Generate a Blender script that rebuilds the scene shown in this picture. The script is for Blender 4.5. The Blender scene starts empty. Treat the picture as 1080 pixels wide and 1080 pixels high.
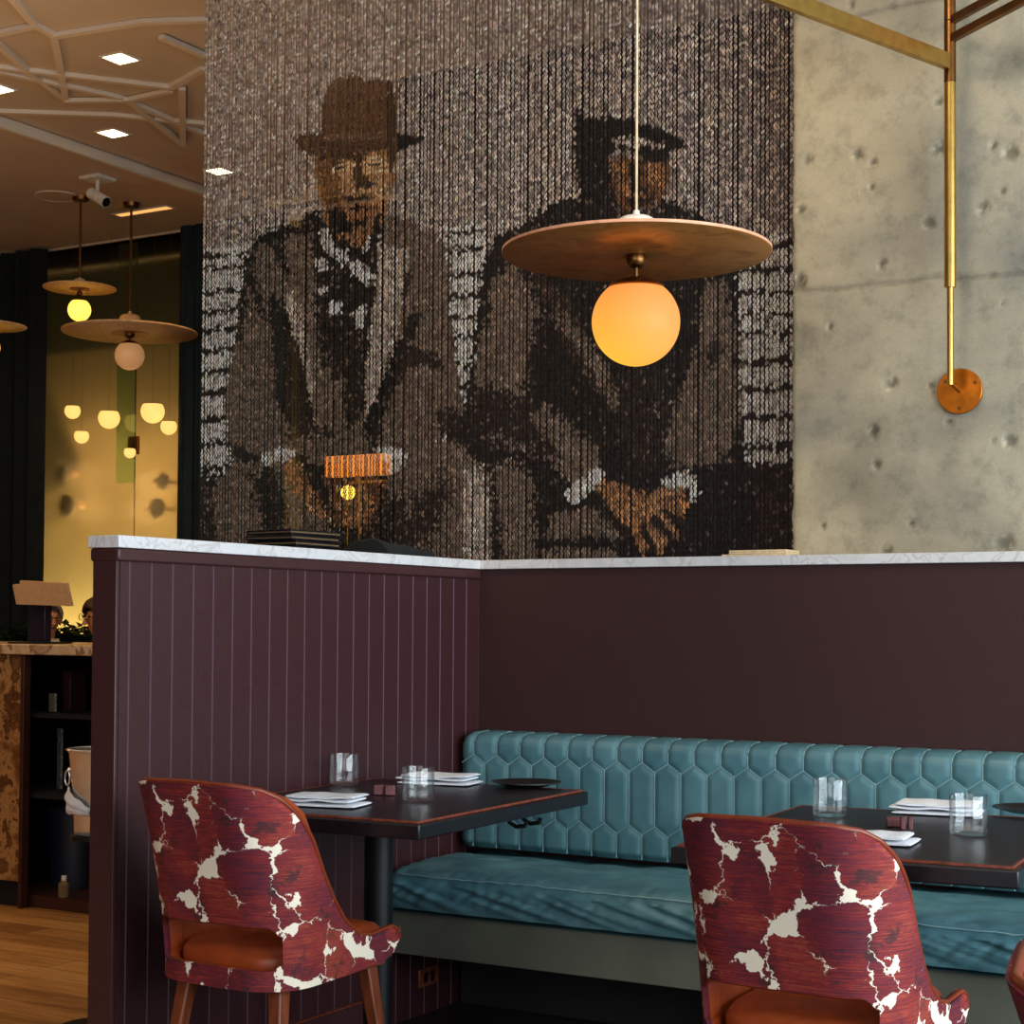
import bpy, bmesh, math, random
import numpy as np
from mathutils import Vector, Matrix, noise
random.seed(7)
SC = bpy.context.scene
COL = SC.collection
PI = math.pi
def RAD(d): return d*PI/180

# ------------------------------------------------------------------ view
SC.view_settings.view_transform = 'Standard'
SC.view_settings.look = 'None'
SC.view_settings.exposure = 0.0
SC.view_settings.gamma = 1.0
SC.view_settings.use_curve_mapping = False
try:
    SC.cycles.use_denoising = True
    SC.cycles.max_bounces = 10
    SC.cycles.transmission_bounces = 10
    SC.cycles.transparent_max_bounces = 16
    SC.cycles.sample_clamp_indirect = 4.0
    SC.cycles.caustics_reflective = False
    SC.cycles.caustics_refractive = False
except Exception: pass

# ------------------------------------------------------------------ camera
FPX = 1775.0; YAW = RAD(30.4); PITCH = RAD(1.5); ROLL = 0.006
HOR = 660.0
CAM = Vector((2.876, -4.689, 1.2))
Fh = Vector((-math.sin(YAW), math.cos(YAW), 0))
R0 = Vector((math.cos(YAW), math.sin(YAW), 0))
FW = (Fh*math.cos(PITCH) + Vector((0,0,1))*math.sin(PITCH)).normalized()
U0 = R0.cross(FW).normalized()
RT = R0*math.cos(ROLL) + U0*math.sin(ROLL)
UP = U0*math.cos(ROLL) - R0*math.sin(ROLL)
PPY = HOR - FPX*math.tan(PITCH)
cam_d = bpy.data.cameras.new('camera'); cam = bpy.data.objects.new('camera', cam_d); COL.objects.link(cam)
cam_d.sensor_width = 36; cam_d.lens = FPX/1080*36
cam_d.shift_y = (PPY-540)/1080.0
cam_d.clip_start = .05; cam_d.clip_end = 60
m = Matrix((RT, UP, -FW)).transposed().to_4x4(); m.translation = CAM
cam.matrix_world = m
SC.camera = cam
# measuring helpers: where a sight line of the photograph meets a real plane
def ray(px, py): return FW + RT*((px-540)/FPX) + UP*(-(py-PPY)/FPX)
def on(ax, val, px, py):
    d = ray(px, py); t = (val-CAM[ax])/d[ax]; return CAM + d*t
def onx(v, px, py): return on(0, v, px, py)
def ony(v, px, py): return on(1, v, px, py)
def onz(v, px, py): return on(2, v, px, py)
def atd(D, px, py): return CAM + ray(px, py)*D

# ------------------------------------------------------------------ materials
def lin(c):
    return tuple(((x/255)/12.92 if x/255 <= .04045 else ((x/255+.055)/1.055)**2.4) for x in c) + (1,)
def new_mat(name):
    mt = bpy.data.materials.new(name); mt.use_nodes = True
    nt = mt.node_tree; b = nt.nodes['Principled BSDF']
    return mt, nt, b
def N(nt, t, **kw):
    n = nt.nodes.new(t)
    for k, v in kw.items():
        if k in n.inputs: n.inputs[k].default_value = v
        else: setattr(n, k, v)
    return n
def L(nt, a, b): nt.links.new(a, b)
def ramp(nt, fac, stops, interp='LINEAR'):
    r = nt.nodes.new('ShaderNodeValToRGB'); r.color_ramp.interpolation = interp
    els = r.color_ramp.elements
    while len(els) > 1: els.remove(els[-1])
    els[0].position = stops[0][0]; els[0].color = stops[0][1]
    for p, c in stops[1:]:
        e = els.new(p); e.color = c
    L(nt, fac, r.inputs[0]); return r
def math_n(nt, op, a, b=None, c=None):
    n = nt.nodes.new('ShaderNodeMath'); n.operation = op
    for i, v in enumerate((a, b, c)):
        if v is None: continue
        if isinstance(v, (int, float)): n.inputs[i].default_value = v
        else: L(nt, v, n.inputs[i])
    return n.outputs[0]
def simple(name, rgb, rough=.5, metal=0, nscale=40, namt=.12, bump=.0, bscale=200, coat=0, sheen=0, spec=.5):
    mt, nt, b = new_mat(name)
    tc = N(nt, 'ShaderNodeTexCoord')
    no = N(nt, 'ShaderNodeTexNoise'); no.inputs['Scale'].default_value = nscale; no.inputs['Detail'].default_value = 4
    L(nt, tc.outputs['Object'], no.inputs['Vector'])
    c = lin(rgb)
    lo = tuple(x*(1-namt*1.6) for x in c[:3])+(1,); hi = tuple(min(1, x*(1+namt*1.6)) for x in c[:3])+(1,)
    r = ramp(nt, no.outputs['Fac'], [(.3, lo), (.7, hi)])
    L(nt, r.outputs[0], b.inputs['Base Color'])
    b.inputs['Roughness'].default_value = rough; b.inputs['Metallic'].default_value = metal
    b.inputs['Coat Weight'].default_value = coat; b.inputs['Sheen Weight'].default_value = sheen
    b.inputs['Specular IOR Level'].default_value = spec
    if bump:
        n2 = N(nt, 'ShaderNodeTexNoise'); n2.inputs['Scale'].default_value = bscale; n2.inputs['Detail'].default_value = 3
        L(nt, tc.outputs['Object'], n2.inputs['Vector'])
        bp = N(nt, 'ShaderNodeBump'); bp.inputs['Strength'].default_value = bump; bp.inputs['Distance'].default_value = .004
        L(nt, n2.outputs['Fac'], bp.inputs['Height']); L(nt, bp.outputs[0], b.inputs['Normal'])
    return mt
def emis(name, rgb, strength, base=None):
    mt, nt, b = new_mat(name)
    b.inputs['Base Color'].default_value = lin(base or rgb)
    b.inputs['Emission Color'].default_value = lin(rgb); b.inputs['Emission Strength'].default_value = strength
    b.inputs['Roughness'].default_value = .3
    return mt
M = {}
M['aubergine_end'] = simple('aubergine_paint_plain', (62,33,34), .42, nscale=30, namt=.05)
M['white_paint'] = simple('white_paint', (225,222,215), .4)
M['black_wood'] = simple('black_stained_wood', (20,17,22), .32, nscale=60, namt=.2, bump=.05)
M['black_metal'] = simple('black_metal', (20,20,24), .4, metal=.3)
M['edge_wear'] = simple('worn_brown_edge', (120,58,40), .35, nscale=80, namt=.3)
M['leather'] = simple('tan_leather', (150,62,24), .42, nscale=25, namt=.12, bump=.1, bscale=350)
M['piping'] = simple('brown_leather_piping', (120,45,18), .38, nscale=60, namt=.1)
M['brass'] = simple('brushed_brass', (186,150,80), .32, metal=1, nscale=30, namt=.08)
M['old_brass'] = simple('aged_brass', (120,82,45), .35, metal=1, nscale=20, namt=.15)
M['amber_metal'] = simple('amber_lacquered_brass', (190,105,20), .3, metal=.8, nscale=30, namt=.15)
M['silver'] = simple('polished_steel', (240,238,234), .22, metal=.78, nscale=10, namt=.04)
M['napkin'] = simple('white_linen', (225,228,235), .85, nscale=120, namt=.03, bump=.25, bscale=600)
M['plate'] = simple('black_stoneware', (24,22,24), .35, nscale=60, namt=.2)
M['grey_base'] = simple('grey_green_base_paint', (98,100,86), .6, nscale=6, namt=.1, bump=.05)
M['dark_void'] = simple('matt_black_paint', (12,11,13), .8)
M['teal_drape'] = simple('deep_teal_velvet', (10,40,48), .8, nscale=14, namt=.2)
M['black_drape'] = simple('black_green_velvet', (14,28,32), .85, nscale=14, namt=.2)
M['ceil'] = simple('ceiling_plaster', (205,190,170), .8, nscale=3, namt=.02, bump=.03)
M['ceil_rib'] = simple('ceiling_rib_plaster', (222,210,192), .7, nscale=3, namt=.02)
M['dark_wall'] = simple('dark_brown_plaster', (34,28,34), .75, nscale=4, namt=.08)
M['tan_board'] = simple('tan_leather_board', (176,136,96), .6, nscale=60, namt=.06)
M['purple_post'] = simple('dark_purple_lacquer', (34,28,42), .35)
M['dark_brown'] = simple('dark_brown_wood', (60,30,20), .5, nscale=18, namt=.2)
M['skin'] = simple('skin', (205,140,100), .55, nscale=30, namt=.06)
M['grey_hair'] = simple('grey_hair', (165,150,120), .7, nscale=90, namt=.25)
M['brown_hair'] = simple('brown_hair', (58,30,18), .6, nscale=90, namt=.25)
M['suit'] = simple('charcoal_wool', (28,26,26), .85)
M['shirt'] = simple('white_shirt', (210,205,200), .8)
M['beige_knit'] = simple('beige_knit', (120,95,65), .9)
M['foliage'] = simple('dark_green_leaves', (38,62,24), .5, nscale=25, namt=.3)
M['plum_block'] = simple('plum_wood_block', (110,62,66), .5, nscale=50, namt=.2)
M['navy_bin'] = simple('dark_blue_plastic', (22,30,44), .5)
M['rim_pink'] = simple('pale_copper_rim', (225,160,125), .45)
M['globe_lit'] = emis('lit_opal_glass', (255,176,62), 1.25, (255,220,160))
M['globe_lit2'] = emis('lit_opal_glass_yellow', (255,205,70), 2.2, (255,220,160))
M['globe_soft'] = emis('dim_opal_glass', (225,160,100), .35, (235,200,160))
M['globe_reflection'] = emis('reflected_globe_glow', (255,205,110), 1.15, (255,220,170))
M['lamp_white'] = emis('downlight_diffuser', (255,225,170), 9)
M['spot_glow'] = emis('spot_lamp', (255,215,140), 12)
M['amber_lit'] = emis('amber_reflection_glow', (255,150,60), .75)

# opal globe gets a soft internal hot spot (the bulb sits low inside)
mt, nt, b = new_mat('opal_glass_with_bulb')
tc = N(nt, 'ShaderNodeTexCoord'); mp = N(nt, 'ShaderNodeVectorMath', operation='DISTANCE')
mp.inputs[1].default_value = (-.075, -.06, -.16)
L(nt, tc.outputs['Object'], mp.inputs[0])
r = ramp(nt, mp.outputs['Value'], [(.03, lin((255,200,60))), (.13, lin((255,176,62))), (.25, lin((246,150,68)))])
L(nt, r.outputs[0], b.inputs['Emission Color']); b.inputs['Emission Strength'].default_value = 1.05
b.inputs['Base Color'].default_value = lin((120,95,60)); b.inputs['Roughness'].default_value = .5; b.inputs['Specular IOR Level'].default_value = .15
M['globe_main'] = mt

# aubergine boards: groove highlight painted as a pale stripe every 77.5 mm
mt, nt, b = new_mat('aubergine_grooved_paint')
tc = N(nt, 'ShaderNodeTexCoord'); sp = N(nt, 'ShaderNodeSeparateXYZ'); L(nt, tc.outputs['Object'], sp.inputs[0])
f = math_n(nt, 'MODULO', math_n(nt, 'ADD', sp.outputs['Y'], 1.6265+7.75+.03875), .0775)
d = math_n(nt, 'ABSOLUTE', math_n(nt, 'SUBTRACT', f, .03875))
no = N(nt, 'ShaderNodeTexNoise'); no.inputs['Scale'].default_value = 60; no.inputs['Detail'].default_value = 6
L(nt, tc.outputs['Object'], no.inputs['Vector'])
base = ramp(nt, no.outputs['Fac'], [(.3, lin((50,22,24))), (.7, lin((60,28,31)))])
mx = N(nt, 'ShaderNodeMix', data_type='RGBA')
L(nt, ramp(nt, d, [(0, (1,1,1,1)), (.0011, (1,1,1,1)), (.0019, (0,0,0,1))]).outputs[0], mx.inputs[0])
L(nt, base.outputs[0], mx.inputs[6]); mx.inputs[7].default_value = lin((98,68,84))
L(nt, mx.outputs[2], b.inputs['Base Color']); b.inputs['Roughness'].default_value = .42
M['aubergine'] = mt

# woven dark maroon wall covering
mt, nt, b = new_mat('woven_maroon_wallcovering')
tc = N(nt, 'ShaderNodeTexCoord')
mp = N(nt, 'ShaderNodeMapping'); mp.inputs['Scale'].default_value = (260, 60, 420)
L(nt, tc.outputs['Object'], mp.inputs[0])
no = N(nt, 'ShaderNodeTexNoise'); no.inputs['Scale'].default_value = 1; no.inputs['Detail'].default_value = 3
L(nt, mp.outputs[0], no.inputs['Vector'])
r = ramp(nt, no.outputs['Fac'], [(.25, lin((40,13,13))), (.75, lin((60,23,22)))])
L(nt, r.outputs[0], b.inputs['Base Color']); b.inputs['Roughness'].default_value = .6
bp = N(nt, 'ShaderNodeBump'); bp.inputs['Strength'].default_value = .3; bp.inputs['Distance'].default_value = .002
L(nt, no.outputs['Fac'], bp.inputs['Height']); L(nt, bp.outputs[0], b.inputs['Normal'])
M['maroon_weave'] = mt

# marble ledge
mt, nt, b = new_mat('pale_marble')
tc = N(nt, 'ShaderNodeTexCoord')
no = N(nt, 'ShaderNodeTexNoise'); no.inputs['Scale'].default_value = 7; no.inputs['Detail'].default_value = 8; no.inputs['Distortion'].default_value = 1.6
L(nt, tc.outputs['Object'], no.inputs['Vector'])
r = ramp(nt, no.outputs['Fac'], [(.3, lin((196,196,200))), (.47, lin((218,216,216))), (.5, lin((192,189,189))), (.53, lin((218,217,218))), (.8, lin((205,205,210)))])
L(nt, r.outputs[0], b.inputs['Base Color']); b.inputs['Roughness'].default_value = .3
M['marble'] = mt

# brown veined stone of the counter
mt, nt, b = new_mat('brown_veined_stone')
tc = N(nt, 'ShaderNodeTexCoord')
no = N(nt, 'ShaderNodeTexNoise'); no.inputs['Scale'].default_value = 7; no.inputs['Detail'].default_value = 12; no.inputs['Roughness'].default_value = .68; no.inputs['Distortion'].default_value = .25
L(nt, tc.outputs['Object'], no.inputs['Vector'])
r = ramp(nt, no.outputs['Fac'], [(.25, lin((62,36,20))), (.42, lin((128,86,48))), (.5, lin((186,142,88))), (.54, lin((84,50,28))), (.7, lin((160,116,68)))])
L(nt, r.outputs[0], b.inputs['Base Color']); b.inputs['Roughness'].default_value = .3
M['brown_stone'] = mt
mt, nt, b = new_mat('cream_stone_slab')
tc = N(nt, 'ShaderNodeTexCoord')
no = N(nt, 'ShaderNodeTexNoise'); no.inputs['Scale'].default_value = 6; no.inputs['Detail'].default_value = 8; no.inputs['Distortion'].default_value = 1.5
L(nt, tc.outputs['Object'], no.inputs['Vector'])
r = ramp(nt, no.outputs['Fac'], [(.3, lin((170,130,90))), (.5, lin((220,190,150))), (.55, lin((140,100,66))), (.7, lin((215,185,145)))])
L(nt, r.outputs[0], b.inputs['Base Color']); b.inputs['Roughness'].default_value = .3
M['cream_stone'] = mt

# oak floor planks running along X
def plank_mat(name, c1, c2, c3, rough):
    mt, nt, b = new_mat(name)
    tc = N(nt, 'ShaderNodeTexCoord')
    br = N(nt, 'ShaderNodeTexBrick'); br.offset = .37
    br.inputs['Scale'].default_value = 1; br.inputs['Brick Width'].default_value = 1.5; br.inputs['Row Height'].default_value = .14
    br.inputs['Mortar Size'].default_value = .0015; br.inputs['Bias'].default_value = 0
    br.inputs['Color1'].default_value = (0,0,0,1); br.inputs['Color2'].default_value = (1,1,1,1); br.inputs['Mortar'].default_value = (.5,.5,.5,1)
    L(nt, tc.outputs['Object'], br.inputs['Vector'])
    mp = N(nt, 'ShaderNodeMapping'); mp.inputs['Scale'].default_value = (1.2, 16, 1)
    L(nt, tc.outputs['Object'], mp.inputs[0])
    no = N(nt, 'ShaderNodeTexNoise'); no.inputs['Scale'].default_value = 3; no.inputs['Detail'].default_value = 7; no.inputs['Distortion'].default_value = .6
    L(nt, mp.outputs[0], no.inputs['Vector'])
    v = math_n(nt, 'ADD', math_n(nt, 'MULTIPLY', no.outputs['Fac'], .7), math_n(nt, 'MULTIPLY', br.outputs['Color'], .3))
    r = ramp(nt, v, [(.3, lin(c1)), (.5, lin(c2)), (.72, lin(c3))])
    mx = N(nt, 'ShaderNodeMix', data_type='RGBA'); L(nt, br.outputs['Fac'], mx.inputs[0])
    L(nt, r.outputs[0], mx.inputs[6]); mx.inputs[7].default_value = lin((30,18,10))
    L(nt, mx.outputs[2], b.inputs['Base Color']); b.inputs['Roughness'].default_value = rough
    return mt
M['oak'] = plank_mat('oak_planks', (140,95,50), (184,132,74), (210,160,98), .38)
M['booth_floor'] = plank_mat('dark_floor', (24,18,17), (34,27,25), (42,34,30), .5)

# concrete with its stains and a painted daylight tint
mt, nt, b = new_mat('board_marked_concrete')
tc = N(nt, 'ShaderNodeTexCoord')
n1 = N(nt, 'ShaderNodeTexNoise'); n1.inputs['Scale'].default_value = 1.9; n1.inputs['Detail'].default_value = 8; n1.inputs['Distortion'].default_value = .5
n2 = N(nt, 'ShaderNodeTexNoise'); n2.inputs['Scale'].default_value = 16; n2.inputs['Detail'].default_value = 8; n2.inputs['Roughness'].default_value = .7
n3 = N(nt, 'ShaderNodeTexNoise'); n3.inputs['Scale'].default_value = 150; n3.inputs['Detail'].default_value = 3
for n in (n1, n2, n3): L(nt, tc.outputs['Object'], n.inputs['Vector'])
c1 = ramp(nt, n1.outputs['Fac'], [(.3, lin((138,130,116))), (.5, lin((176,162,136))), (.7, lin((194,178,148)))])
c2 = ramp(nt, n2.outputs['Fac'], [(.3, (.62,.64,.64,1)), (.5, (.92,.92,.9,1)), (.75, (1,1,.98,1))])
c3 = ramp(nt, n3.outputs['Fac'], [(.3, (.88,.88,.88,1)), (.7, (1,1,1,1))])
m1 = N(nt, 'ShaderNodeMix', data_type='RGBA', blend_type='MULTIPLY'); m1.inputs[0].default_value = 1
L(nt, c1.outputs[0], m1.inputs[6]); L(nt, c2.outputs[0], m1.inputs[7])
m2 = N(nt, 'ShaderNodeMix', data_type='RGBA', blend_type='MULTIPLY'); m2.inputs[0].default_value = 1
L(nt, m1.outputs[2], m2.inputs[6]); L(nt, c3.outputs[0], m2.inputs[7])
at = N(nt, 'ShaderNodeAttribute', attribute_name='stain_and_light')
m3 = N(nt, 'ShaderNodeMix', data_type='RGBA', blend_type='MULTIPLY'); m3.inputs[0].default_value = 1
L(nt, m2.outputs[2], m3.inputs[6]); L(nt, at.outputs['Color'], m3.inputs[7])
L(nt, m3.outputs[2], b.inputs['Base Color']); b.inputs['Roughness'].default_value = .75
bp = N(nt, 'ShaderNodeBump'); bp.inputs['Strength'].default_value = .35; bp.inputs['Distance'].default_value = .006
L(nt, n2.outputs['Fac'], bp.inputs['Height']); L(nt, bp.outputs[0], b.inputs['Normal'])
M['concrete'] = mt

# teal leather
mt, nt, b = new_mat('teal_leather')
tc = N(nt, 'ShaderNodeTexCoord')
n1 = N(nt, 'ShaderNodeTexNoise'); n1.inputs['Scale'].default_value = 9; n1.inputs['Detail'].default_value = 6
n2 = N(nt, 'ShaderNodeTexNoise'); n2.inputs['Scale'].default_value = 420; n2.inputs['Detail'].default_value = 2
for n in (n1, n2): L(nt, tc.outputs['Object'], n.inputs['Vector'])
r = ramp(nt, n1.outputs['Fac'], [(.3, lin((66,108,118))), (.7, lin((90,134,142)))])
L(nt, r.outputs[0], b.inputs['Base Color']); b.inputs['Roughness'].default_value = .42
b.inputs['Specular IOR Level'].default_value = .6
bp = N(nt, 'ShaderNodeBump'); bp.inputs['Strength'].default_value = .12; bp.inputs['Distance'].default_value = .002
L(nt, n2.outputs['Fac'], bp.inputs['Height']); L(nt, bp.outputs[0], b.inputs['Normal'])
M['teal'] = mt
M['seam'] = simple('pale_teal_piping', (132,168,172), .45)

# patterned chair fabric, laid out along the cloth (UV in metres)
mt, nt, b = new_mat('marbled_red_fabric')
uv = N(nt, 'ShaderNodeUVMap'); uv.uv_map = 'cloth'
warp = N(nt, 'ShaderNodeTexNoise'); warp.inputs['Scale'].default_value = 30; warp.inputs['Detail'].default_value = 6; warp.inputs['Roughness'].default_value = .65
L(nt, uv.outputs[0], warp.inputs['Vector'])
va = N(nt, 'ShaderNodeVectorMath', operation='MULTIPLY_ADD'); L(nt, warp.outputs['Color'], va.inputs[0]); va.inputs[1].default_value = (.07,.07,0); L(nt, uv.outputs[0], va.inputs[2])
vo = N(nt, 'ShaderNodeTexVoronoi', feature='DISTANCE_TO_EDGE'); vo.inputs['Scale'].default_value = 9.5; vo.inputs['Randomness'].default_value = 1
vc = N(nt, 'ShaderNodeTexVoronoi', feature='F1'); vc.inputs['Scale'].default_value = 9.5; vc.inputs['Randomness'].default_value = 1
L(nt, va.outputs[0], vo.inputs['Vector']); L(nt, va.outputs[0], vc.inputs['Vector'])
wn = N(nt, 'ShaderNodeTexNoise'); wn.inputs['Scale'].default_value = 12; wn.inputs['Detail'].default_value = 1.5
L(nt, uv.outputs[0], wn.inputs['Vector'])
thr = math_n(nt, 'MAXIMUM', math_n(nt, 'MULTIPLY', math_n(nt, 'SUBTRACT', wn.outputs['Fac'], .54), 1.05), math_n(nt, 'MULTIPLY', math_n(nt, 'SUBTRACT', wn.outputs['Fac'], .44), .13))
wmask = math_n(nt, 'LESS_THAN', vo.outputs['Distance'], thr)
sm = N(nt, 'ShaderNodeMapping'); sm.inputs['Scale'].default_value = (11, 380, 1); L(nt, uv.outputs[0], sm.inputs[0])
st = N(nt, 'ShaderNodeTexNoise'); st.inputs['Scale'].default_value = 1; st.inputs['Detail'].default_value = 5; st.inputs['Roughness'].default_value = .7
L(nt, sm.outputs[0], st.inputs['Vector'])
cs = N(nt, 'ShaderNodeSeparateColor'); L(nt, vc.outputs['Color'], cs.inputs[0])
big = N(nt, 'ShaderNodeTexNoise'); big.inputs['Scale'].default_value = 9; big.inputs['Detail'].default_value = 3
L(nt, va.outputs[0], big.inputs['Vector'])
reg = math_n(nt, 'ADD', math_n(nt, 'ADD', math_n(nt, 'MULTIPLY', cs.outputs[0], .22), math_n(nt, 'MULTIPLY', math_n(nt, 'SUBTRACT', big.outputs['Fac'], .3), .75)), math_n(nt, 'MULTIPLY', math_n(nt, 'SUBTRACT', st.outputs['Fac'], .36), 1.5))
fab = ramp(nt, reg, [(.10, lin((40,14,34))), (.24, lin((74,20,40))), (.34, lin((118,24,44))), (.44, lin((70,16,26))), (.52, lin((152,38,36))), (.60, lin((98,20,32))), (.68, lin((190,70,44))), (.74, lin((74,56,34))), (.82, lin((164,36,54))), (.93, lin((190,84,48)))])
dn_ = N(nt, 'ShaderNodeTexNoise'); dn_.inputs['Scale'].default_value = 15; dn_.inputs['Detail'].default_value = 6; dn_.inputs['Roughness'].default_value = .7
of = N(nt, 'ShaderNodeVectorMath', operation='ADD'); L(nt, va.outputs[0], of.inputs[0]); of.inputs[1].default_value = (3.3, 1.7, 0); L(nt, of.outputs[0], dn_.inputs['Vector'])
dk_ = N(nt, 'ShaderNodeMix', data_type='RGBA'); L(nt, ramp(nt, dn_.outputs['Fac'], [(.57, (0,0,0,1)), (.62, (.8,.8,.8,1))]).outputs[0], dk_.inputs[0]); L(nt, fab.outputs[0], dk_.inputs[6]); dk_.inputs[7].default_value = lin((52,26,30))
mx = N(nt, 'ShaderNodeMix', data_type='RGBA'); L(nt, wmask, mx.inputs[0]); L(nt, dk_.outputs[2], mx.inputs[6]); mx.inputs[7].default_value = lin((248,236,214))
L(nt, mx.outputs[2], b.inputs['Base Color']); b.inputs['Roughness'].default_value = .75
bp = N(nt, 'ShaderNodeBump'); bp.inputs['Strength'].default_value = .4; bp.inputs['Distance'].default_value = .002
L(nt, st.outputs['Fac'], bp.inputs['Height']); L(nt, bp.outputs[0], b.inputs['Normal'])
M['fabric'] = mt

# chair legs
mt, nt, b = new_mat('walnut_stained_wood')
tc = N(nt, 'ShaderNodeTexCoord'); mp = N(nt, 'ShaderNodeMapping'); mp.inputs['Scale'].default_value = (60, 60, 4); L(nt, tc.outputs['Object'], mp.inputs[0])
no = N(nt, 'ShaderNodeTexNoise'); no.inputs['Detail'].default_value = 5; no.inputs['Scale'].default_value = 1; L(nt, mp.outputs[0], no.inputs['Vector'])
r = ramp(nt, no.outputs['Fac'], [(.3, lin((104,46,26))), (.7, lin((142,72,40)))])
L(nt, r.outputs[0], b.inputs['Base Color']); b.inputs['Roughness'].default_value = .4
M['leg_wood'] = mt

# hammered copper-brown underside of the main disc
mt, nt, b = new_mat('patinated_copper_leaf')
tc = N(nt, 'ShaderNodeTexCoord'); no = N(nt, 'ShaderNodeTexNoise'); no.inputs['Scale'].default_value = 12; no.inputs['Detail'].default_value = 8; no.inputs['Distortion'].default_value = .8
L(nt, tc.outputs['Object'], no.inputs['Vector'])
r = ramp(nt, no.outputs['Fac'], [(.3, lin((140,88,38))), (.55, lin((186,124,60))), (.75, lin((150,98,46)))])
L(nt, r.outputs[0], b.inputs['Base Color']); b.inputs['Roughness'].default_value = .42; b.inputs['Metallic'].default_value = .55
M['copper_disc'] = mt
M['pale_disc'] = simple('pale_plaster_disc', (222,186,140), .5)
M['copper_centre'] = simple('copper_centre', (150,88,56), .4, metal=.5)

# yellowish plaster wall
M['cream_wall'] = simple('ochre_cream_plaster', (188,176,136), .8, nscale=2, namt=.04)

# thin glass: clear with a fresnel reflection
def glass_mat(name, tint, rough=0.0, ior=1.45, gl=1.0):
    mt, nt, b = new_mat(name); nt.nodes.remove(b)
    tr = nt.nodes.new('ShaderNodeBsdfTransparent'); tr.inputs[0].default_value = tint
    g = nt.nodes.new('ShaderNodeBsdfGlossy'); g.inputs['Roughness'].default_value = rough; g.inputs['Color'].default_value = (gl,gl,gl,1)
    fr0 = nt.nodes.new('ShaderNodeLayerWeight'); fr0.inputs[0].default_value = .5
    pw = math_n(nt, 'MULTIPLY_ADD', math_n(nt, 'POWER', fr0.outputs['Facing'], 2.6), .8, .05)
    mx = nt.nodes.new('ShaderNodeMixShader'); L(nt, pw, mx.inputs[0]); L(nt, tr.outputs[0], mx.inputs[1]); L(nt, g.outputs[0], mx.inputs[2])
    L(nt, mx.outputs[0], nt.nodes['Material Output'].inputs[0]); return mt
M['tumbler_glass'] = glass_mat('clear_tumbler_glass', (.97,.98,.98,1), .01)
mt, nt, b = new_mat('frosted_pane_glass')
b.inputs['Base Color'].default_value = (.93,.96,.90,1); b.inputs['Transmission Weight'].default_value = 1; b.inputs['Roughness'].default_value = .22; b.inputs['IOR'].default_value = 1.25
M['pane_glass'] = mt
M['green_glass'] = glass_mat('green_tinted_glass', (.72,.86,.70,1), .02, 1.3)

# chain links: metal, anodised in many tones
mt, nt, b = new_mat('anodised_chain_links')
at = N(nt, 'ShaderNodeAttribute', attribute_name='tone')
L(nt, at.outputs['Color'], b.inputs['Base Color']); b.inputs['Metallic'].default_value = .35; b.inputs['Roughness'].default_value = .42
M['chain'] = mt

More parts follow.
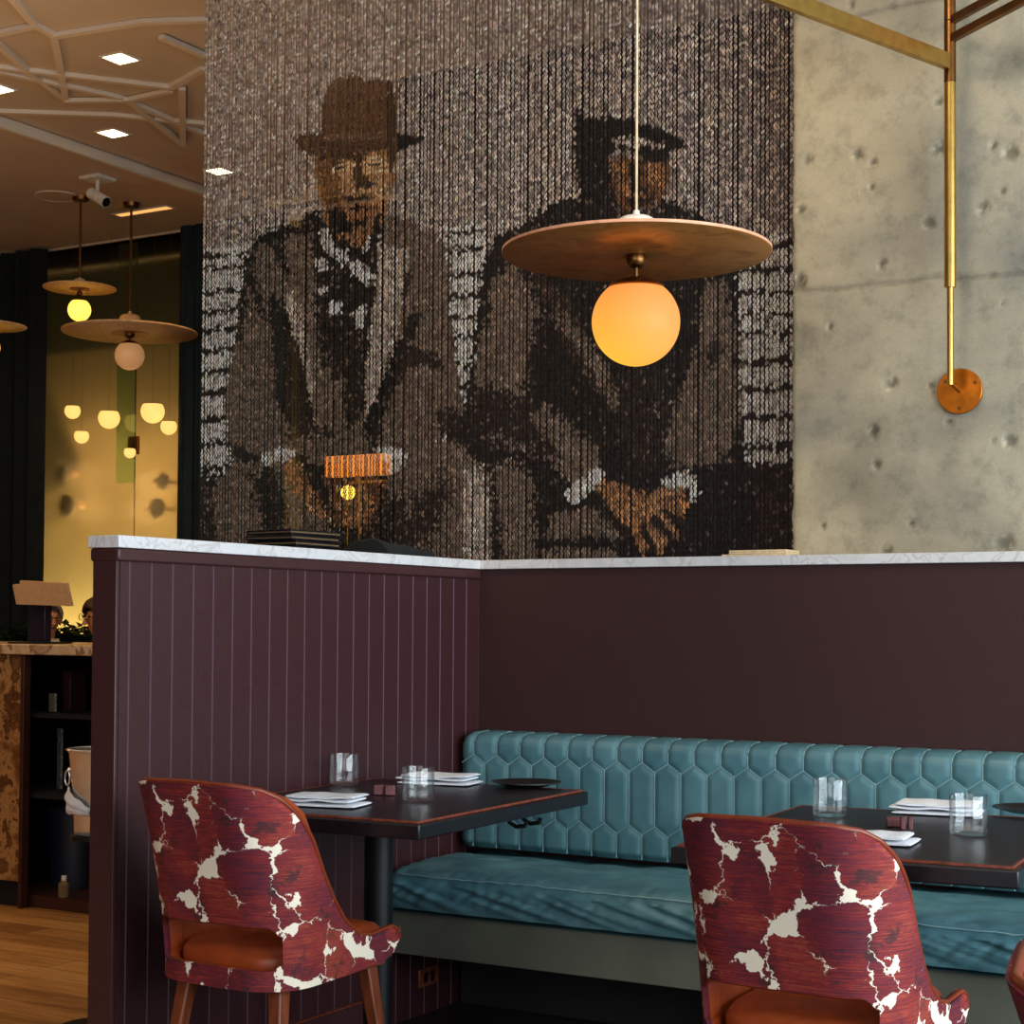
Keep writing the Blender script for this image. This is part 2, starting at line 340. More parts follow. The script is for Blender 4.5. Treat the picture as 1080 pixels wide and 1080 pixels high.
# ------------------------------------------------------------------ mesh helpers
class MB:
    def __init__(s): s.v = []; s.f = []; s.mi = []
    def add(s, vs, fs, mi=0):
        o = len(s.v); s.v += [tuple(v) for v in vs]; s.f += [tuple(i+o for i in f) for f in fs]; s.mi += [mi]*len(fs); return s
    def box(s, a, b, mi=0):
        x0,y0,z0 = a; x1,y1,z1 = b
        return s.add([(x0,y0,z0),(x1,y0,z0),(x1,y1,z0),(x0,y1,z0),(x0,y0,z1),(x1,y0,z1),(x1,y1,z1),(x0,y1,z1)],
                     [(0,3,2,1),(4,5,6,7),(0,1,5,4),(1,2,6,5),(2,3,7,6),(3,0,4,7)], mi)
    def tube(s, pts, r, seg=12, mi=0, closed=False, rz=None):
        pts = [Vector(p) for p in pts]; n = len(pts); vs = []; fs = []
        rr = r if isinstance(r, (list, tuple)) else [r]*n
        prev = None
        for i, p in enumerate(pts):
            if closed: t = (pts[(i+1) % n]-pts[i-1]).normalized()
            else: t = (pts[min(i+1, n-1)]-pts[max(i-1, 0)]).normalized()
            if prev is None:
                a = Vector((0,0,1)) if abs(t.z) < .9 else Vector((1,0,0))
                u = t.cross(a).normalized()
            else:
                u = (prev - t*prev.dot(t)).normalized()
            prev = u; w = t.cross(u)
            for k in range(seg):
                an = 2*PI*k/seg; vs.append(p + (u*math.cos(an)+w*math.sin(an))*rr[i])
        for i in range(n if closed else n-1):
            j = (i+1) % n
            for k in range(seg):
                k2 = (k+1) % seg; fs.append((i*seg+k, i*seg+k2, j*seg+k2, j*seg+k))
        if not closed:
            fs.append(tuple(range(seg-1, -1, -1))); fs.append(tuple(range((n-1)*seg, n*seg)))
        return s.add(vs, fs, mi)
    def bar(s, a, b, w, h, mi=0):      # rectangular bar with its height kept vertical
        a = Vector(a); b = Vector(b); t = (b-a).normalized(); sd = t.cross(Vector((0,0,1)))
        sd = sd.normalized() if sd.length > 1e-4 else Vector((1,0,0)); u = sd.cross(t)
        vs = [p + sd*sx*w/2 + u*sz*h/2 for p in (a, b) for sx, sz in ((-1,-1),(1,-1),(1,1),(-1,1))]
        return s.add(vs, [(0,3,2,1),(4,5,6,7),(0,1,5,4),(1,2,6,5),(2,3,7,6),(3,0,4,7)], mi)
    def lathe(s, prof, c=(0,0,0), seg=48, mi=0):    # prof: (r,z); open ends at r=0 collapse
        vs = []; fs = []; idx = []
        for r, z in prof:
            if r < 1e-6: idx.append([len(vs)]*seg); vs.append((c[0], c[1], c[2]+z))
            else:
                idx.append(list(range(len(vs), len(vs)+seg)))
                for k in range(seg):
                    a = 2*PI*k/seg; vs.append((c[0]+r*math.cos(a), c[1]+r*math.sin(a), c[2]+z))
        for i in range(len(prof)-1):
            for k in range(seg):
                k2 = (k+1) % seg
                q = [idx[i][k], idx[i][k2], idx[i+1][k2], idx[i+1][k]]
                u = []
                for t in q:
                    if t not in u: u.append(t)
                if len(u) > 2: fs.append(tuple(u))
        return s.add(vs, fs, mi)
    def grid(s, P, nu, nv, mi=0, skip=None):
        o = len(s.v)
        for i in range(nu):
            for j in range(nv): s.v.append(tuple(P(i, j)))
        for i in range(nu-1):
            for j in range(nv-1):
                if skip and skip(i, j): continue
                s.f.append((o+i*nv+j, o+(i+1)*nv+j, o+(i+1)*nv+j+1, o+i*nv+j+1)); s.mi.append(mi)
        return s
    def build(s, name, mats, parent=None, bevel=0, smooth=35, sub=0, loc=None, rot=None, seg=2):
        me = bpy.data.meshes.new(name); me.from_pydata(s.v, [], s.f); me.validate()
        for mt in (mats if isinstance(mats, (list, tuple)) else [mats]): me.materials.append(mt)
        if len(s.mi) == len(me.polygons): me.polygons.foreach_set('material_index', s.mi)
        bm = bmesh.new(); bm.from_mesh(me); bmesh.ops.recalc_face_normals(bm, faces=bm.faces); bm.to_mesh(me); bm.free()
        o = bpy.data.objects.new(name, me); COL.objects.link(o)
        if smooth:
            me.shade_smooth(); me.set_sharp_from_angle(angle=RAD(smooth))
        if bevel:
            md = o.modifiers.new('bevel', 'BEVEL'); md.width = bevel; md.segments = seg; md.limit_method = 'ANGLE'; md.angle_limit = RAD(40)
        if sub:
            md = o.modifiers.new('sub', 'SUBSURF'); md.levels = sub; md.render_levels = sub
        if parent: o.parent = parent
        if loc is not None: o.location = loc
        if rot is not None: o.rotation_euler = rot
        return o
def root(name, label, cat, loc=(0,0,0), rz=0, group=None):
    o = bpy.data.objects.new(name, None); o.empty_display_size = .05; COL.objects.link(o)
    o.location = loc; o.rotation_euler = (0,0,rz); o['label'] = label; o['category'] = cat
    if group: o['group'] = group
    return o
def tag(o, label, cat, group=None, kind=None):
    o['label'] = label; o['category'] = cat
    if group: o['group'] = group
    if kind: o['kind'] = kind
    return o
def struct(o): o['kind'] = 'structure'; return o
def dup(r, loc, rz, label, group=None):
    c = r.copy(); COL.objects.link(c); c.location = loc; c.rotation_euler = (0,0,rz); c['label'] = label
    if group: c['group'] = group
    for ch in list(r.children):
        d = ch.copy(); COL.objects.link(d); d.parent = c
        for g in list(ch.children):
            e = g.copy(); COL.objects.link(e); e.parent = d
    return c
def curve_int(xs, ys, x):
    if x <= xs[0]: return ys[0]
    for i in range(len(xs)-1):
        if x <= xs[i+1]:
            t = (x-xs[i])/(xs[i+1]-xs[i]); t = t*t*(3-2*t) if False else t
            return ys[i]+(ys[i+1]-ys[i])*t
    return ys[-1]

# ------------------------------------------------------------------ the setting
Z1, Z2 = 3.94, 4.0                # lower and upper ceiling
LEDGE = 1.413; PT = .072            # ledge height, partition thickness
PY0 = -1.66                       # near end of the partition
XS = onz(Z1-.005, 100, 169).x                        # edge of the lower ceiling
struct(MB().box((-8,-7,-.1), (-.045,4.9,0)).build('floor', M['oak'], smooth=0))
o = struct(MB().box((-.045,-7,-.1), (6,4.9,0)).build('floor', M['booth_floor'], smooth=0))
struct(MB().box((XS,-7,Z2), (6,4.9,Z2+.1)).build('ceiling', M['ceil'], smooth=0))
struct(MB().box((-8,-7,Z1), (XS,4.9,Z1+.25)).build('ceiling', M['ceil'], smooth=0))
struct(MB().box((XS-.01,-7,Z1-.008), (XS+.03,4.14,Z2)).build('trim_1', M['ceil_rib'], bevel=.01))
struct(MB().box((-8.1,-7,0), (-8,4.9,4.1)).build('wall_left', M['dark_wall'], smooth=0))
struct(MB().box((-8,-7.1,0), (6,-7,4.1)).build('wall_front', M['dark_wall'], smooth=0))
struct(MB().box((-8,4.8,0), (-1.98,4.9,3.3)).build('wall_back', M['cream_wall'], smooth=0))
struct(MB().box((-8,4.8,3.3), (-1.98,4.9,4.1)).build('wall_back', simple('dim_wall_top', (96,100,84), .8), smooth=0))  # darker colour puts the dimness of the wall top into the paint
struct(MB().box((-1.98,2.4,0), (6,2.5,4.0)).build('wall_back', M['dark_wall'], smooth=0))
struct(MB().box((-1.98,2.5,0), (-1.88,4.9,4.0)).build('wall_inner', M['dark_wall'], smooth=0))
# bulkhead in front of the far wall, with its cream moulding
bz = ony(4.2, 100, 256).z
struct(MB().box((-8,4.2,bz), (-1.98,4.78,Z1)).build('wall_bulkhead', M['ceil'], smooth=0))
struct(MB().box((-8,4.175,bz-.02), (-1.98,4.2,bz+.02)).build('trim_2', M['ceil_rib'], bevel=.005))
# right wall with the daylight window
WX = 5.6; wy0, wy1, wz0, wz1 = -5.2, .6, .5, 3.3
mb = MB()
mb.box((WX,-7,0),(WX+.2,wy0,4.0)); mb.box((WX,wy1,0),(WX+.2,2.4,4.0)); mb.box((WX,wy0,0),(WX+.2,wy1,wz0)); mb.box((WX,wy0,wz1),(WX+.2,wy1,4.0))
struct(mb.build('wall_right', M['dark_wall'], smooth=0))
wf = MB(); nw = 4
for k in range(nw+1):
    y = wy0+(wy1-wy0)*k/nw; wf.box((WX+.04,y-.03 if k else y,wz0),(WX+.12,y+.03 if k<nw else y,wz1))
wf.box((WX+.04,wy0,wz0),(WX+.12,wy1,wz0+.06)); wf.box((WX+.04,wy0,wz1-.06),(WX+.12,wy1,wz1)); wf.box((WX+.05,wy0,2.3),(WX+.11,wy1,2.35))
struct(wf.build('window_1', M['black_metal'], smooth=0))
# left partition: boarded face, end post, cap, marble
mb = MB(); gy = [-1.6265+.0775*k for k in range(0, 22)]
prof = [(0, PY0)]
for y in gy:
    if y > -.02: break
    prof += [(0, y-.0022), (-.003, y), (0, y+.0022)]
prof += [(0, 0), (-PT, 0), (-PT, PY0)]
n = len(prof); vs = [(x, y, z) for z in (0, LEDGE-.06) for x, y in prof]
fs = [(i, (i+1) % n, n+(i+1) % n, n+i) for i in range(n)] + [tuple(range(n)), tuple(range(n, 2*n))]
mb.add(vs, fs); struct(mb.build('wall_partition', M['aubergine'], smooth=20))
struct(MB().box((-PT-.006,PY0-.012,0),(-.0005,PY0-.0005,LEDGE-.06)).build('trim_3', M['aubergine_end'], bevel=.002))
struct(MB().box((-PT-.012,PY0-.016,LEDGE-.062),(.010,.0,LEDGE-.03)).build('trim_4', M['aubergine_end'], bevel=.005))
struct(MB().box((0,PY0,0),(.014,-.55,.10)).build('baseboard_left', M['aubergine_end'], bevel=.004))
struct(MB().box((0,PY0,.1),(.013,-.55,.104)).build('baseboard_left', M['edge_wear'], bevel=.001))
# right low wall
struct(MB().box((-PT,0.0005,0),(WX,.16,LEDGE-.03)).build('wall_booth', M['maroon_weave'], smooth=0))
# marble ledges
a, b_ = LEDGE-.0298, LEDGE
tag(MB().box((-PT-.016,PY0-.02,a),(.014,-.0145,b_)).build('marble_ledge', M['marble'], bevel=.002), 'white marble ledge capping the grooved dark partition', 'ledge')
tag(MB().box((-PT-.016,-.014,a),(WX-.005,.16,b_)).build('marble_ledge', M['marble'], bevel=.002), 'white marble ledge capping the plain booth wall under the concrete', 'ledge')

# concrete pier with bug holes and stains
CX0, CX1, CY = ony(.16, 836, 400).x, 3.4, .1605
cz0, cz1 = LEDGE+.0005, 4.0
pits = [(905,163,6),(921,171,4),(991,157,8),(1066,161,8),(980,235,7),(1037,219,6),(852,168,5),(844,221,5),(930,278,5),(919,197,3),
        (990,107,4),(940,405,7),(982,407,4),(984,415,2),(921,455,7),(924,490,5),(1002,445,4),(1065,465,7),(1048,465,2),(868,555,3),
        (961,553,3),(935,581,6),(1060,574,9),(875,345,3),(1058,320,2),(845,293,6),(843,300,7),(1057,202,3),(898,5,4),(1047,153,4)]
pp = [(ony(CY, x, y), r) for x, y, r in pits]
cr = [ony(CY, x, y) for x, y in ((838,306),(880,305),(915,300),(950,298),(985,292),(1010,294),(1045,291),(1080,288),(1130,280))]
cr2 = [ony(CY, x, y) for x, y in ((895,20),(915,14),(940,8),(965,3),(1000,-3))]
st_spots = [(905,500,45,.66),(1000,455,30,.8),(975,25,30,.78),(960,155,40,.8),(965,200,25,.82),(1040,75,35,.8),(870,520,30,.78),(925,455,30,.75),(1075,60,22,.55),(1060,300,60,.88),(850,350,14,.7),(846,420,12,.75),(848,60,20,.8),(990,560,60,.85)]
sp_ = [(ony(CY, x, y), r, k) for x, y, r, k in st_spots]
PXM = 4.85/FPX*1.0
nu, nv = 150, 300
fine_x = 1.9
xs = [CX0+(fine_x-CX0)*i/(nu-21) for i in range(nu-20)] + [fine_x+(CX1-fine_x)*(i+1)/20 for i in range(20)]
zs = [cz0+(cz1-cz0)*j/(nv-1) for j in range(nv)]
stain_and_light = []
def seg_d(x, z, A, B):
    ax, az, bx, bz_ = A.x, A.z, B.x, B.z; dx, dz = bx-ax, bz_-az
    t = max(0, min(1, ((x-ax)*dx+(z-az)*dz)/(dx*dx+dz*dz))); return math.hypot(x-ax-dx*t, z-az-dz*t)
def conc(i, j):
    x, z = xs[i], zs[j]; dep = 0; s = 1.0
    if i == 0: x += .006*noise.noise((0, 0, z*14)) + .004*noise.noise((3, 0, z*50)); dep += .004
    if x < 2.2:
        nz = noise.noise((x*60, 5, z*60))
        for p, r in pp:
            d = math.hypot(x-p.x, (z-p.z))*(1+.35*nz)/(r*PXM)
            if d < 1.6: dep += .008*max(0, 1-d*d/1.6); s *= .45+.55*min(1, (d/1.3)**2) if nz < .2 or d < .6 else 1.12
        for c in (cr, cr2):
            for k in range(len(c)-1):
                d = seg_d(x, z, c[k], c[k+1])+.004*noise.noise((x*30, 9, z*30))
                if d < .012: dep += .003*(1-d/.012); s = min(s, .62+.38*max(0, d/.012))
        for p, r, k in sp_:
            d = math.hypot((x-p.x)*.9, z-p.z)/(r*PXM)*(1+.45*noise.noise((x*9, 2, z*9)))
            if d < 1.4: s *= k+(1-k)*min(1, d/1.4)
        s *= 1-.22*max(0, 1-abs(x-CX0)/.035)*(.5+noise.noise((x*20, 7, z*22)))
    g = (x-CX0)/(1.75-CX0)     # cooler, bluer daylight put into the colour toward the right
    g = max(0, min(1.2, g+.25*noise.noise((x*4, 1, z*2.5))))
    stain_and_light.append((s*(1-.10*g), s*(1+.0*g), s*(.97+.17*g), 1)); return (x, CY+dep, z)
mb = MB(); mb.grid(conc, nu, nv)
o0 = len(mb.v)
mb.add([(CX0,CY+.005,cz0),(CX0,CY+.005,cz1),(CX0,CY+.45,cz0),(CX0,CY+.45,cz1),(CX1,CY,cz0),(CX1,CY,cz1),(CX1,CY+.45,cz0),(CX1,CY+.45,cz1)], [(0,1,3,2),(4,6,7,5),(2,3,7,6)])
cp = struct(mb.build('wall_concrete_pier', M['concrete'], smooth=60))
at = cp.data.attributes.new('stain_and_light', 'FLOAT_COLOR', 'POINT')
while len(stain_and_light) < len(cp.data.vertices): stain_and_light.append((1,1,1,1))
at.data.foreach_set('color', np.array(stain_and_light, dtype=np.float32).ravel())
struct(MB().box((CX0+.02,.17,0),(CX1-.02,.6,cz0-.001)).build('wall_pier_foot', M['dark_wall'], smooth=0))

# ceiling relief ribs
ribs = [[(10,-8),(38,25),(57,35),(62,60),(70,105)], [(-5,42),(30,73),(70,103)], [(-5,68),(180,90),(215,70)], [(-5,72),(125,100),(215,139)],
        [(-5,115),(120,119),(215,128)], [(57,35),(150,20),(218,18)], [(-5,33),(40,23)], [(70,103),(42,143)], [(192,90),(193,150),(160,182)],
        [(137,103),(193,150)], [(70,103),(137,102),(180,92)], [(170,35),(216,55)], [(20,2),(-10,-30)]]
for ri, rb in enumerate(ribs):
    mb = MB()
    pts = []
    for x, y in rb:
        p = onz(Z2, x, y); p.z = Z2-.010-.0007*ri; pts.append(p)
    pts = [p for p in pts if p.x > XS+.07]
    if len(pts) < 2: continue
    for k in range(len(pts)-1): mb.bar(pts[k], pts[k+1], .036, .022)
    for p in pts[1:-1]: mb.lathe([(0,-.0115),(.0195,-.0115),(.0195,.009),(0,.009)], p, 16)
    struct(mb.build('trim_5', M['ceil_rib'], smooth=30))

# ------------------------------------------------------------------ ceiling lamps
def sq_light(px, py, z, label, s=.125):
    c = onz(z, px, py)
    t = root('ceiling_light', label, 'ceiling light', (c.x, c.y, z-.0005), 0, 'square recessed downlights')
    fr = MB(); w = s/2+.012
    for a, b2 in (((-w,-w,-.006),(w,-s/2,0)), ((-w,s/2,-.006),(w,w,0)), ((-w,-s/2,-.006),(-s/2,s/2,0)), ((s/2,-s/2,-.006),(w,s/2,0))): fr.box(a, b2)
    fr.build('frame', M['white_paint'], t, smooth=0)
    MB().box((-s/2+.0003,-s/2+.0003,-.004),(s/2-.0003,s/2-.0003,0)).build('diffuser', M['lamp_white'], t, smooth=0)
    return c
sq_light(127, 61, Z2, 'square glowing downlight, nearest one on the upper ceiling')
sq_light(119, 140, Z2, 'square glowing downlight above the white tube spotlight')
sq_light(231, 180, Z2, 'square glowing downlight seen through the chain curtain edge')
sq_light(-3, 93, Z2, 'square glowing downlight cut by the left edge of the photo')
c = onz(Z1, 245, 210)
c = onz(Z2, 245, 210)
t = root('spot_lamp', 'small round glowing spot behind the chain curtain', 'ceiling light', (c.x, c.y, Z2-.0005))
MB().lathe([(.035,0),(.055,0),(.055,-.012),(.035,-.012),(.035,0)], seg=32).build('ring', M['white_paint'], t)
MB().lathe([(0,-.001),(.0345,-.001),(.0345,-.008),(0,-.014)], seg=32).build('lamp', M['spot_glow'], t)
# slot light
a_, b_2 = onz(Z1, 122, 227), onz(Z1, 183, 218)
t = root('slot_light', 'long thin slot light in the lower ceiling above the far pendants', 'ceiling light', (a_.x, a_.y, Z1-.0005))
ln = abs(b_2.x-a_.x); 
MB().box((0,-.05,-.006),(ln,-.035,0)).box((0,.035,-.006),(ln,.05,0)).box((0,-.035,-.006),(.02,.035,0)).box((ln-.02,-.035,-.006),(ln,.035,0)).build('frame', M['ceil_rib'], t, smooth=0)
MB().box((.021,-.034,-.003),(ln-.021,.034,0)).build('diffuser', emis('slot_glow', (255,190,110), 1.0), t, smooth=0)
# round speaker grille
c = onz(Z1, 60, 206.5)
t = root('ceiling_speaker', 'round flat speaker grille in the lower ceiling', 'speaker', (c.x, c.y, Z1-.0005))
MB().lathe([(.125,0),(.14,0),(.14,-.008),(.125,-.008),(.125,0)], seg=48).build('ring', M['ceil_rib'], t)
MB().lathe([(0,-.001),(.1245,-.001),(.1245,-.006),(0,-.006)], seg=48).build('grille', M['ceil'], t)
# tube spotlight on a square plate
c = onz(Z1, 103, 187)
t = root('ceiling_spotlight', 'white tube spotlight on a square ceiling plate', 'spotlight', (c.x, c.y, Z1-.0005))
MB().box((-.08,-.08,-.02),(.08,.08,0)).build('plate', M['white_paint'], t, bevel=.003)
MB().tube([(0,0,-.019),(0,0,-.09)], .012).build('stem', M['white_paint'], t)
hd = MB(); A = Vector((0,0,-.12))-RT*.035+Vector((0,0,.02)); dr = (RT*.75-Fh*.45-Vector((0,0,.5))).normalized()
hd.tube([A-dr*.01, A+dr*.14], .035, 24); h = hd.build('head', M['white_paint'], t)
hd = MB(); hd.tube([A+dr*.1405, A+dr*.143], .03, 24); hd.build('aperture', M['black_metal'], h)

# ------------------------------------------------------------------ pendants
def pendant(name, label, c, R, rg, zc, drop, under, rim, globe, cordm, group=None, capm=None, cord_r=.003, centre=True, canopy=True):
    # c = centre of disc
    t = root(name, label, 'pendant lamp', (c[0], c[1], c[2]), 0, group)
    th = .012*R/.35
    MB().lathe([(0,0),(R,0)] , seg=96)
    d = MB().lathe([(.0,-th*.5),(R-.004,-th*.5),(R,-th*.2)], seg=96).lathe([(R,-th*.2),(R,th*.4),(R-.004,th*.5),(.0,th*.5)], seg=96, mi=1)
    d.build('disc', [under, rim], t, smooth=50)
    if centre: MB().lathe([(0,-th*.5-.0005),(R*.28,-th*.5-.0005),(R*.28,-th*.5-.003),(0,-th*.5-.003)], seg=48).build('centre_plate', M['copper_centre'], t)
    k = R/.35
    MB().lathe([(0,th*.5),(.056*k,th*.5),(.055*k,th*.5+.066*k),(.050*k,th*.5+.078*k),(.038*k,th*.5+.086*k),(.010*k,th*.5+.090*k),(.008*k,th*.5+.104*k),(0,th*.5+.104*k)], seg=40).build('top_cap', capm or M['white_paint'], t, smooth=50)
    MB().tube([(0,0,th*.5+.103*k),(0,0,zc-c[2]-.02)], cord_r, 10).build('cord', cordm, t)
    if canopy: MB().lathe([(0,-.025),(.05,-.025),(.055,0),(0,0)], (0,0,zc-c[2]-.0008), 32).build('canopy', cordm, t)
    else: MB().lathe([(0,-.02),(.02,-.02),(.022,0),(0,0)], (0,0,zc-c[2]-.0008), 24).build('canopy', cordm, t)
    gz = -drop
    bz_ = gz+rg*1.32
    mb = MB().tube([(0,0,-th*.5),(0,0,gz+rg*.98)], .0055*k, 12)
    mb.lathe([(0,.0), (.016*k,.003), (.024*k,.012*k), (.0265*k,.026*k), (.024*k,.04*k), (.016*k,.049*k), (0,.052*k)], (0,0,bz_-.012*k), 32)
    mb.build('stem', M['old_brass'], t, smooth=60)
    zc_ = rg*.78
    pr = []
    for i in range(9):
        a = math.acos(min(1, (zc_+ (rg*1.0-zc_)*i/8)/rg)) if i < 8 else 0
        pr.append(((rg+.003)*math.sin(a), (rg+.003)*math.cos(a)))
    pr = [(rg*math.sin(math.acos(.78))-.002, rg*.78)] + pr
    MB().lathe(pr, (0,0,gz), 48).build('globe_cap', M['old_brass'], t, smooth=60)
    g = MB().lathe([(0,-rg)]+[(rg*math.sin(a), -rg*math.cos(a)) for a in [PI*i/40 for i in range(1, 32)]]+[(0, -rg*math.cos(PI*31/40))], seg=64)
    go = g.build('globe', globe, t, smooth=60); go.location = (0,0,gz)
    return t
D0 = 4.39
c = atd(D0, 671, 266.5)
gl = atd(D0, 671, 340)
pendant('pendant_lamp', 'large copper disc pendant with a glowing amber globe over the booth', c, 142*D0/FPX, 46.5*D0/FPX, Z2, c.z-gl.z,
        M['copper_disc'], M['rim_pink'], M['globe_main'], simple('cream_cord', (205,190,160), .7), cord_r=.0032, centre=False, canopy=False)
GP = 'pale disc pendants in the far room'
D1 = 10.8; c = atd(D1, 84, 304); gl = atd(D1, 84, 327)
pendant('pendant_lamp', 'smallest pale disc pendant with a bright yellow globe', c, 38*D1/FPX, 12*D1/FPX, Z1, c.z-gl.z, M['pale_disc'], M['pale_disc'], M['globe_lit2'], M['old_brass'], GP, cord_r=.008, capm=M['pale_disc'])
D2 = 10.95; c = atd(D2, 137, 350.5); gl = atd(D2, 136.5, 375)
pendant('pendant_lamp', 'wide pale disc pendant with a dull tan globe by the teal drape', c, 70.5*D2/FPX, 15.5*D2/FPX, Z1, c.z-gl.z, M['pale_disc'], M['pale_disc'], M['globe_soft'], M['old_brass'], GP, cord_r=.008, capm=M['pale_disc'])
c = atd(D1, -12, 344); 
pendant('pendant_lamp', 'pale disc pendant cut by the left edge of the photo', c, 39*D1/FPX, 12*D1/FPX, Z1, .137, M['pale_disc'], M['pale_disc'], M['globe_lit2'], M['old_brass'], GP, cord_r=.008, capm=M['pale_disc'])

# ------------------------------------------------------------------ swing arm brass fixture on the pier
c = ony(CY, 1013, 413)
t = root('brass_wall_lamp', 'tall brass swing arm wall fixture with a round amber backplate on concrete', 'wall lamp', (c.x, c.y, c.z))
mb = MB(); rr = .066
vs = [(rr*math.cos(2*PI*k/48), y, rr*math.sin(2*PI*k/48)) for y in (-.012, -.001) for k in range(48)]
mb.add(vs, [tuple(range(48)), tuple(range(48, 96))]+[(k, (k+1)%48, 48+(k+1)%48, 48+k) for k in range(48)])
bpn = mb.build('backplate', M['amber_metal'], t, bevel=.002)
mb = MB(); mb.lathe([(0,0),(.005,0),(.005,.003),(0,.003)], seg=12); s_ = mb.build('screw', M['old_brass'], bpn, loc=(0,-.012,-.05), rot=(RAD(90),0,0))
s2 = s_.copy(); COL.objects.link(s2); s2.location = (.045,-.012,.022); s3 = s_.copy(); COL.objects.link(s3); s3.location = (-.04,-.012,.03)
MB().tube([(0,-.012,0),(0,-.105,.012)], .006, 12).build('bracket', M['brass'], t)
PB = Vector((0,-.105,0))
zt = ony(c.y-.105, 1003, 303).z - c.z
MB().tube([PB+Vector((0,0,.006)), PB+Vector((0,0,zt+.02))], .0092, 20).build('rod', M['brass'], t)
pl = MB(); zz = 4.0-c.z
pj = ony(c.y-.105, 1003, 56).z-c.z
pl.tube([PB+Vector((0,0,zt)), PB+Vector((0,0,pj-.085))], .0165, 28); pl.build('pole', M['brass'], t)
MB().tube([PB+Vector((0,0,pj-.083)), PB+Vector((0,0,pj+.09))], .0168, 28).tube([PB+Vector((0,0,pj+.093)), PB+Vector((0,0,zz-.002))], .0165, 28).build('swivel_collar', M['old_brass'], t)
dA = -(Fh*math.cos(RAD(49))+R0*math.sin(RAD(49)))
j0 = ony(c.y-.105, 1001, 66).z-c.z
MB().bar(PB+Vector((0,0,j0))+dA*.012, PB+Vector((0,0,j0))+dA*1.5, .02, .046).build('arm', M['brass'], t, bevel=.002)
dB = -(Fh*math.cos(RAD(21.5))-R0*math.sin(RAD(21.5)))
for yy in (22, 41):
    z_ = ony(c.y-.105, 1004, yy).z-c.z
    MB().bar(PB+Vector((0,0,z_))+dB*.012, PB+Vector((0,0,z_))+dB*1.0, .018, .024).build('arm', M['old_brass'], t, bevel=.002)

# ------------------------------------------------------------------ chain curtain with the picture in its links
YC = .30
cl, crt = ony(YC, 213, 400).x, 1.06
W_, K_, D_, Mi, Li, Cu, Cd, S_, Dk = (.92,.86,.78), (.012,.009,.008), (.06,.03,.018), (.22,.155,.115), (.62,.50,.41), (.46,.22,.095), (.19,.08,.03), (.54,.44,.37), (.026,.016,.012)
polys = []
def P(tone, pts, soft=0.0, mix=0.0): polys.append((tone, pts, soft, mix))
# bench behind them
def slats(x0, x1, yl, yr, lines):
    P(W_, [(x0,yl),(x1,yr),(x1,600),(x0,600)], 1, .25)
    for (a, b2, w) in lines: P(Dk, [(x0,a-w),(x1,b2-w),(x1,b2+w),(x0,a+w)], 1.5, .1)
slats(205, 262, 262, 256, [(272,267,2),(285,280,1.5),(311,304,2),(331,325,2.5),(351,344,2.5),(372,366,3),(395,388,2.5),(417,411,3),(444,438,3.5),(471,465,3),(497,491,3.5),(520,516,3),(545,541,4)])
slats(470, 512, 240, 236, [(247,243,2),(265,262,2.5),(291,288,1.5),(313,310,2.5),(335,332,2.5),(356,353,3),(385,383,3),(409,406,3),(433,430,3.5),(457,455,3)])
slats(772, 840, 250, 246, [(262,258,3),(286,282,3),(311,308,3),(334,331,2.5),(353,351,2),(383,380,3.5),(412,409,3.5),(442,439,3.5),(473,470,3.5),(500,497,6)])
P(Dk, [(772,492),(840,488),(840,600),(772,600)], 3, .25)
for y in (515,535,555,575): P(D_, [(780,y),(840,y-3),(840,y+3),(780,y+6)], 3, .5)
P(Dk, [(205,505),(240,500),(240,600),(205,600)], 2, .35)
# first man, coat
P(Mi, [(337,221),(308,235),(268,250),(257,285),(251,327),(246,368),(236,420),(240,470),(252,486),(278,495),(300,500),(330,500),(420,500),(440,485),(470,455),(490,440),(484,400),(474,327),(472,262),(450,240),(417,229),(400,220)], 1.5, .45)
P(K_, [(337,221),(310,234),(272,248),(262,262),(282,258),(312,246),(332,262),(340,240)], 2, .15)
P(Dk, [(262,262),(257,285),(248,360),(254,362),(262,300),(268,270)], 2, .2)
P(Dk, [(258,290),(275,330),(284,345),(278,320),(266,285)], 2, .2)
P(Dk, [(290,250),(298,262),(305,290),(300,295),(290,270)], 2, .3)
P(Dk, [(340,425),(300,430),(290,455),(345,452)], 2, .3)
P(K_, [(283,305),(300,322),(312,352),(322,395),(327,425),(330,445),(300,440),(290,420),(286,360)], 2, .1)
P(Li, [(303,300),(318,325),(331,370),(332,420),(326,425),(320,385),(308,345),(300,322)], 1.5, .5)
P(Mi, [(312,250),(330,245),(338,300),(340,400),(330,400),(318,330)], 2, .5)
P(Dk, [(332,300),(395,300),(396,430),(370,448),(330,448),(338,400)], 2, .45)
P(Mi, [(332,390),(362,388),(364,450),(330,448)], 2, .55)
P(Dk, [(300,455),(352,453),(352,463),(300,463)], 2, .1)
P(Mi, [(310,463),(360,460),(362,478),(320,480)], 2, .4)
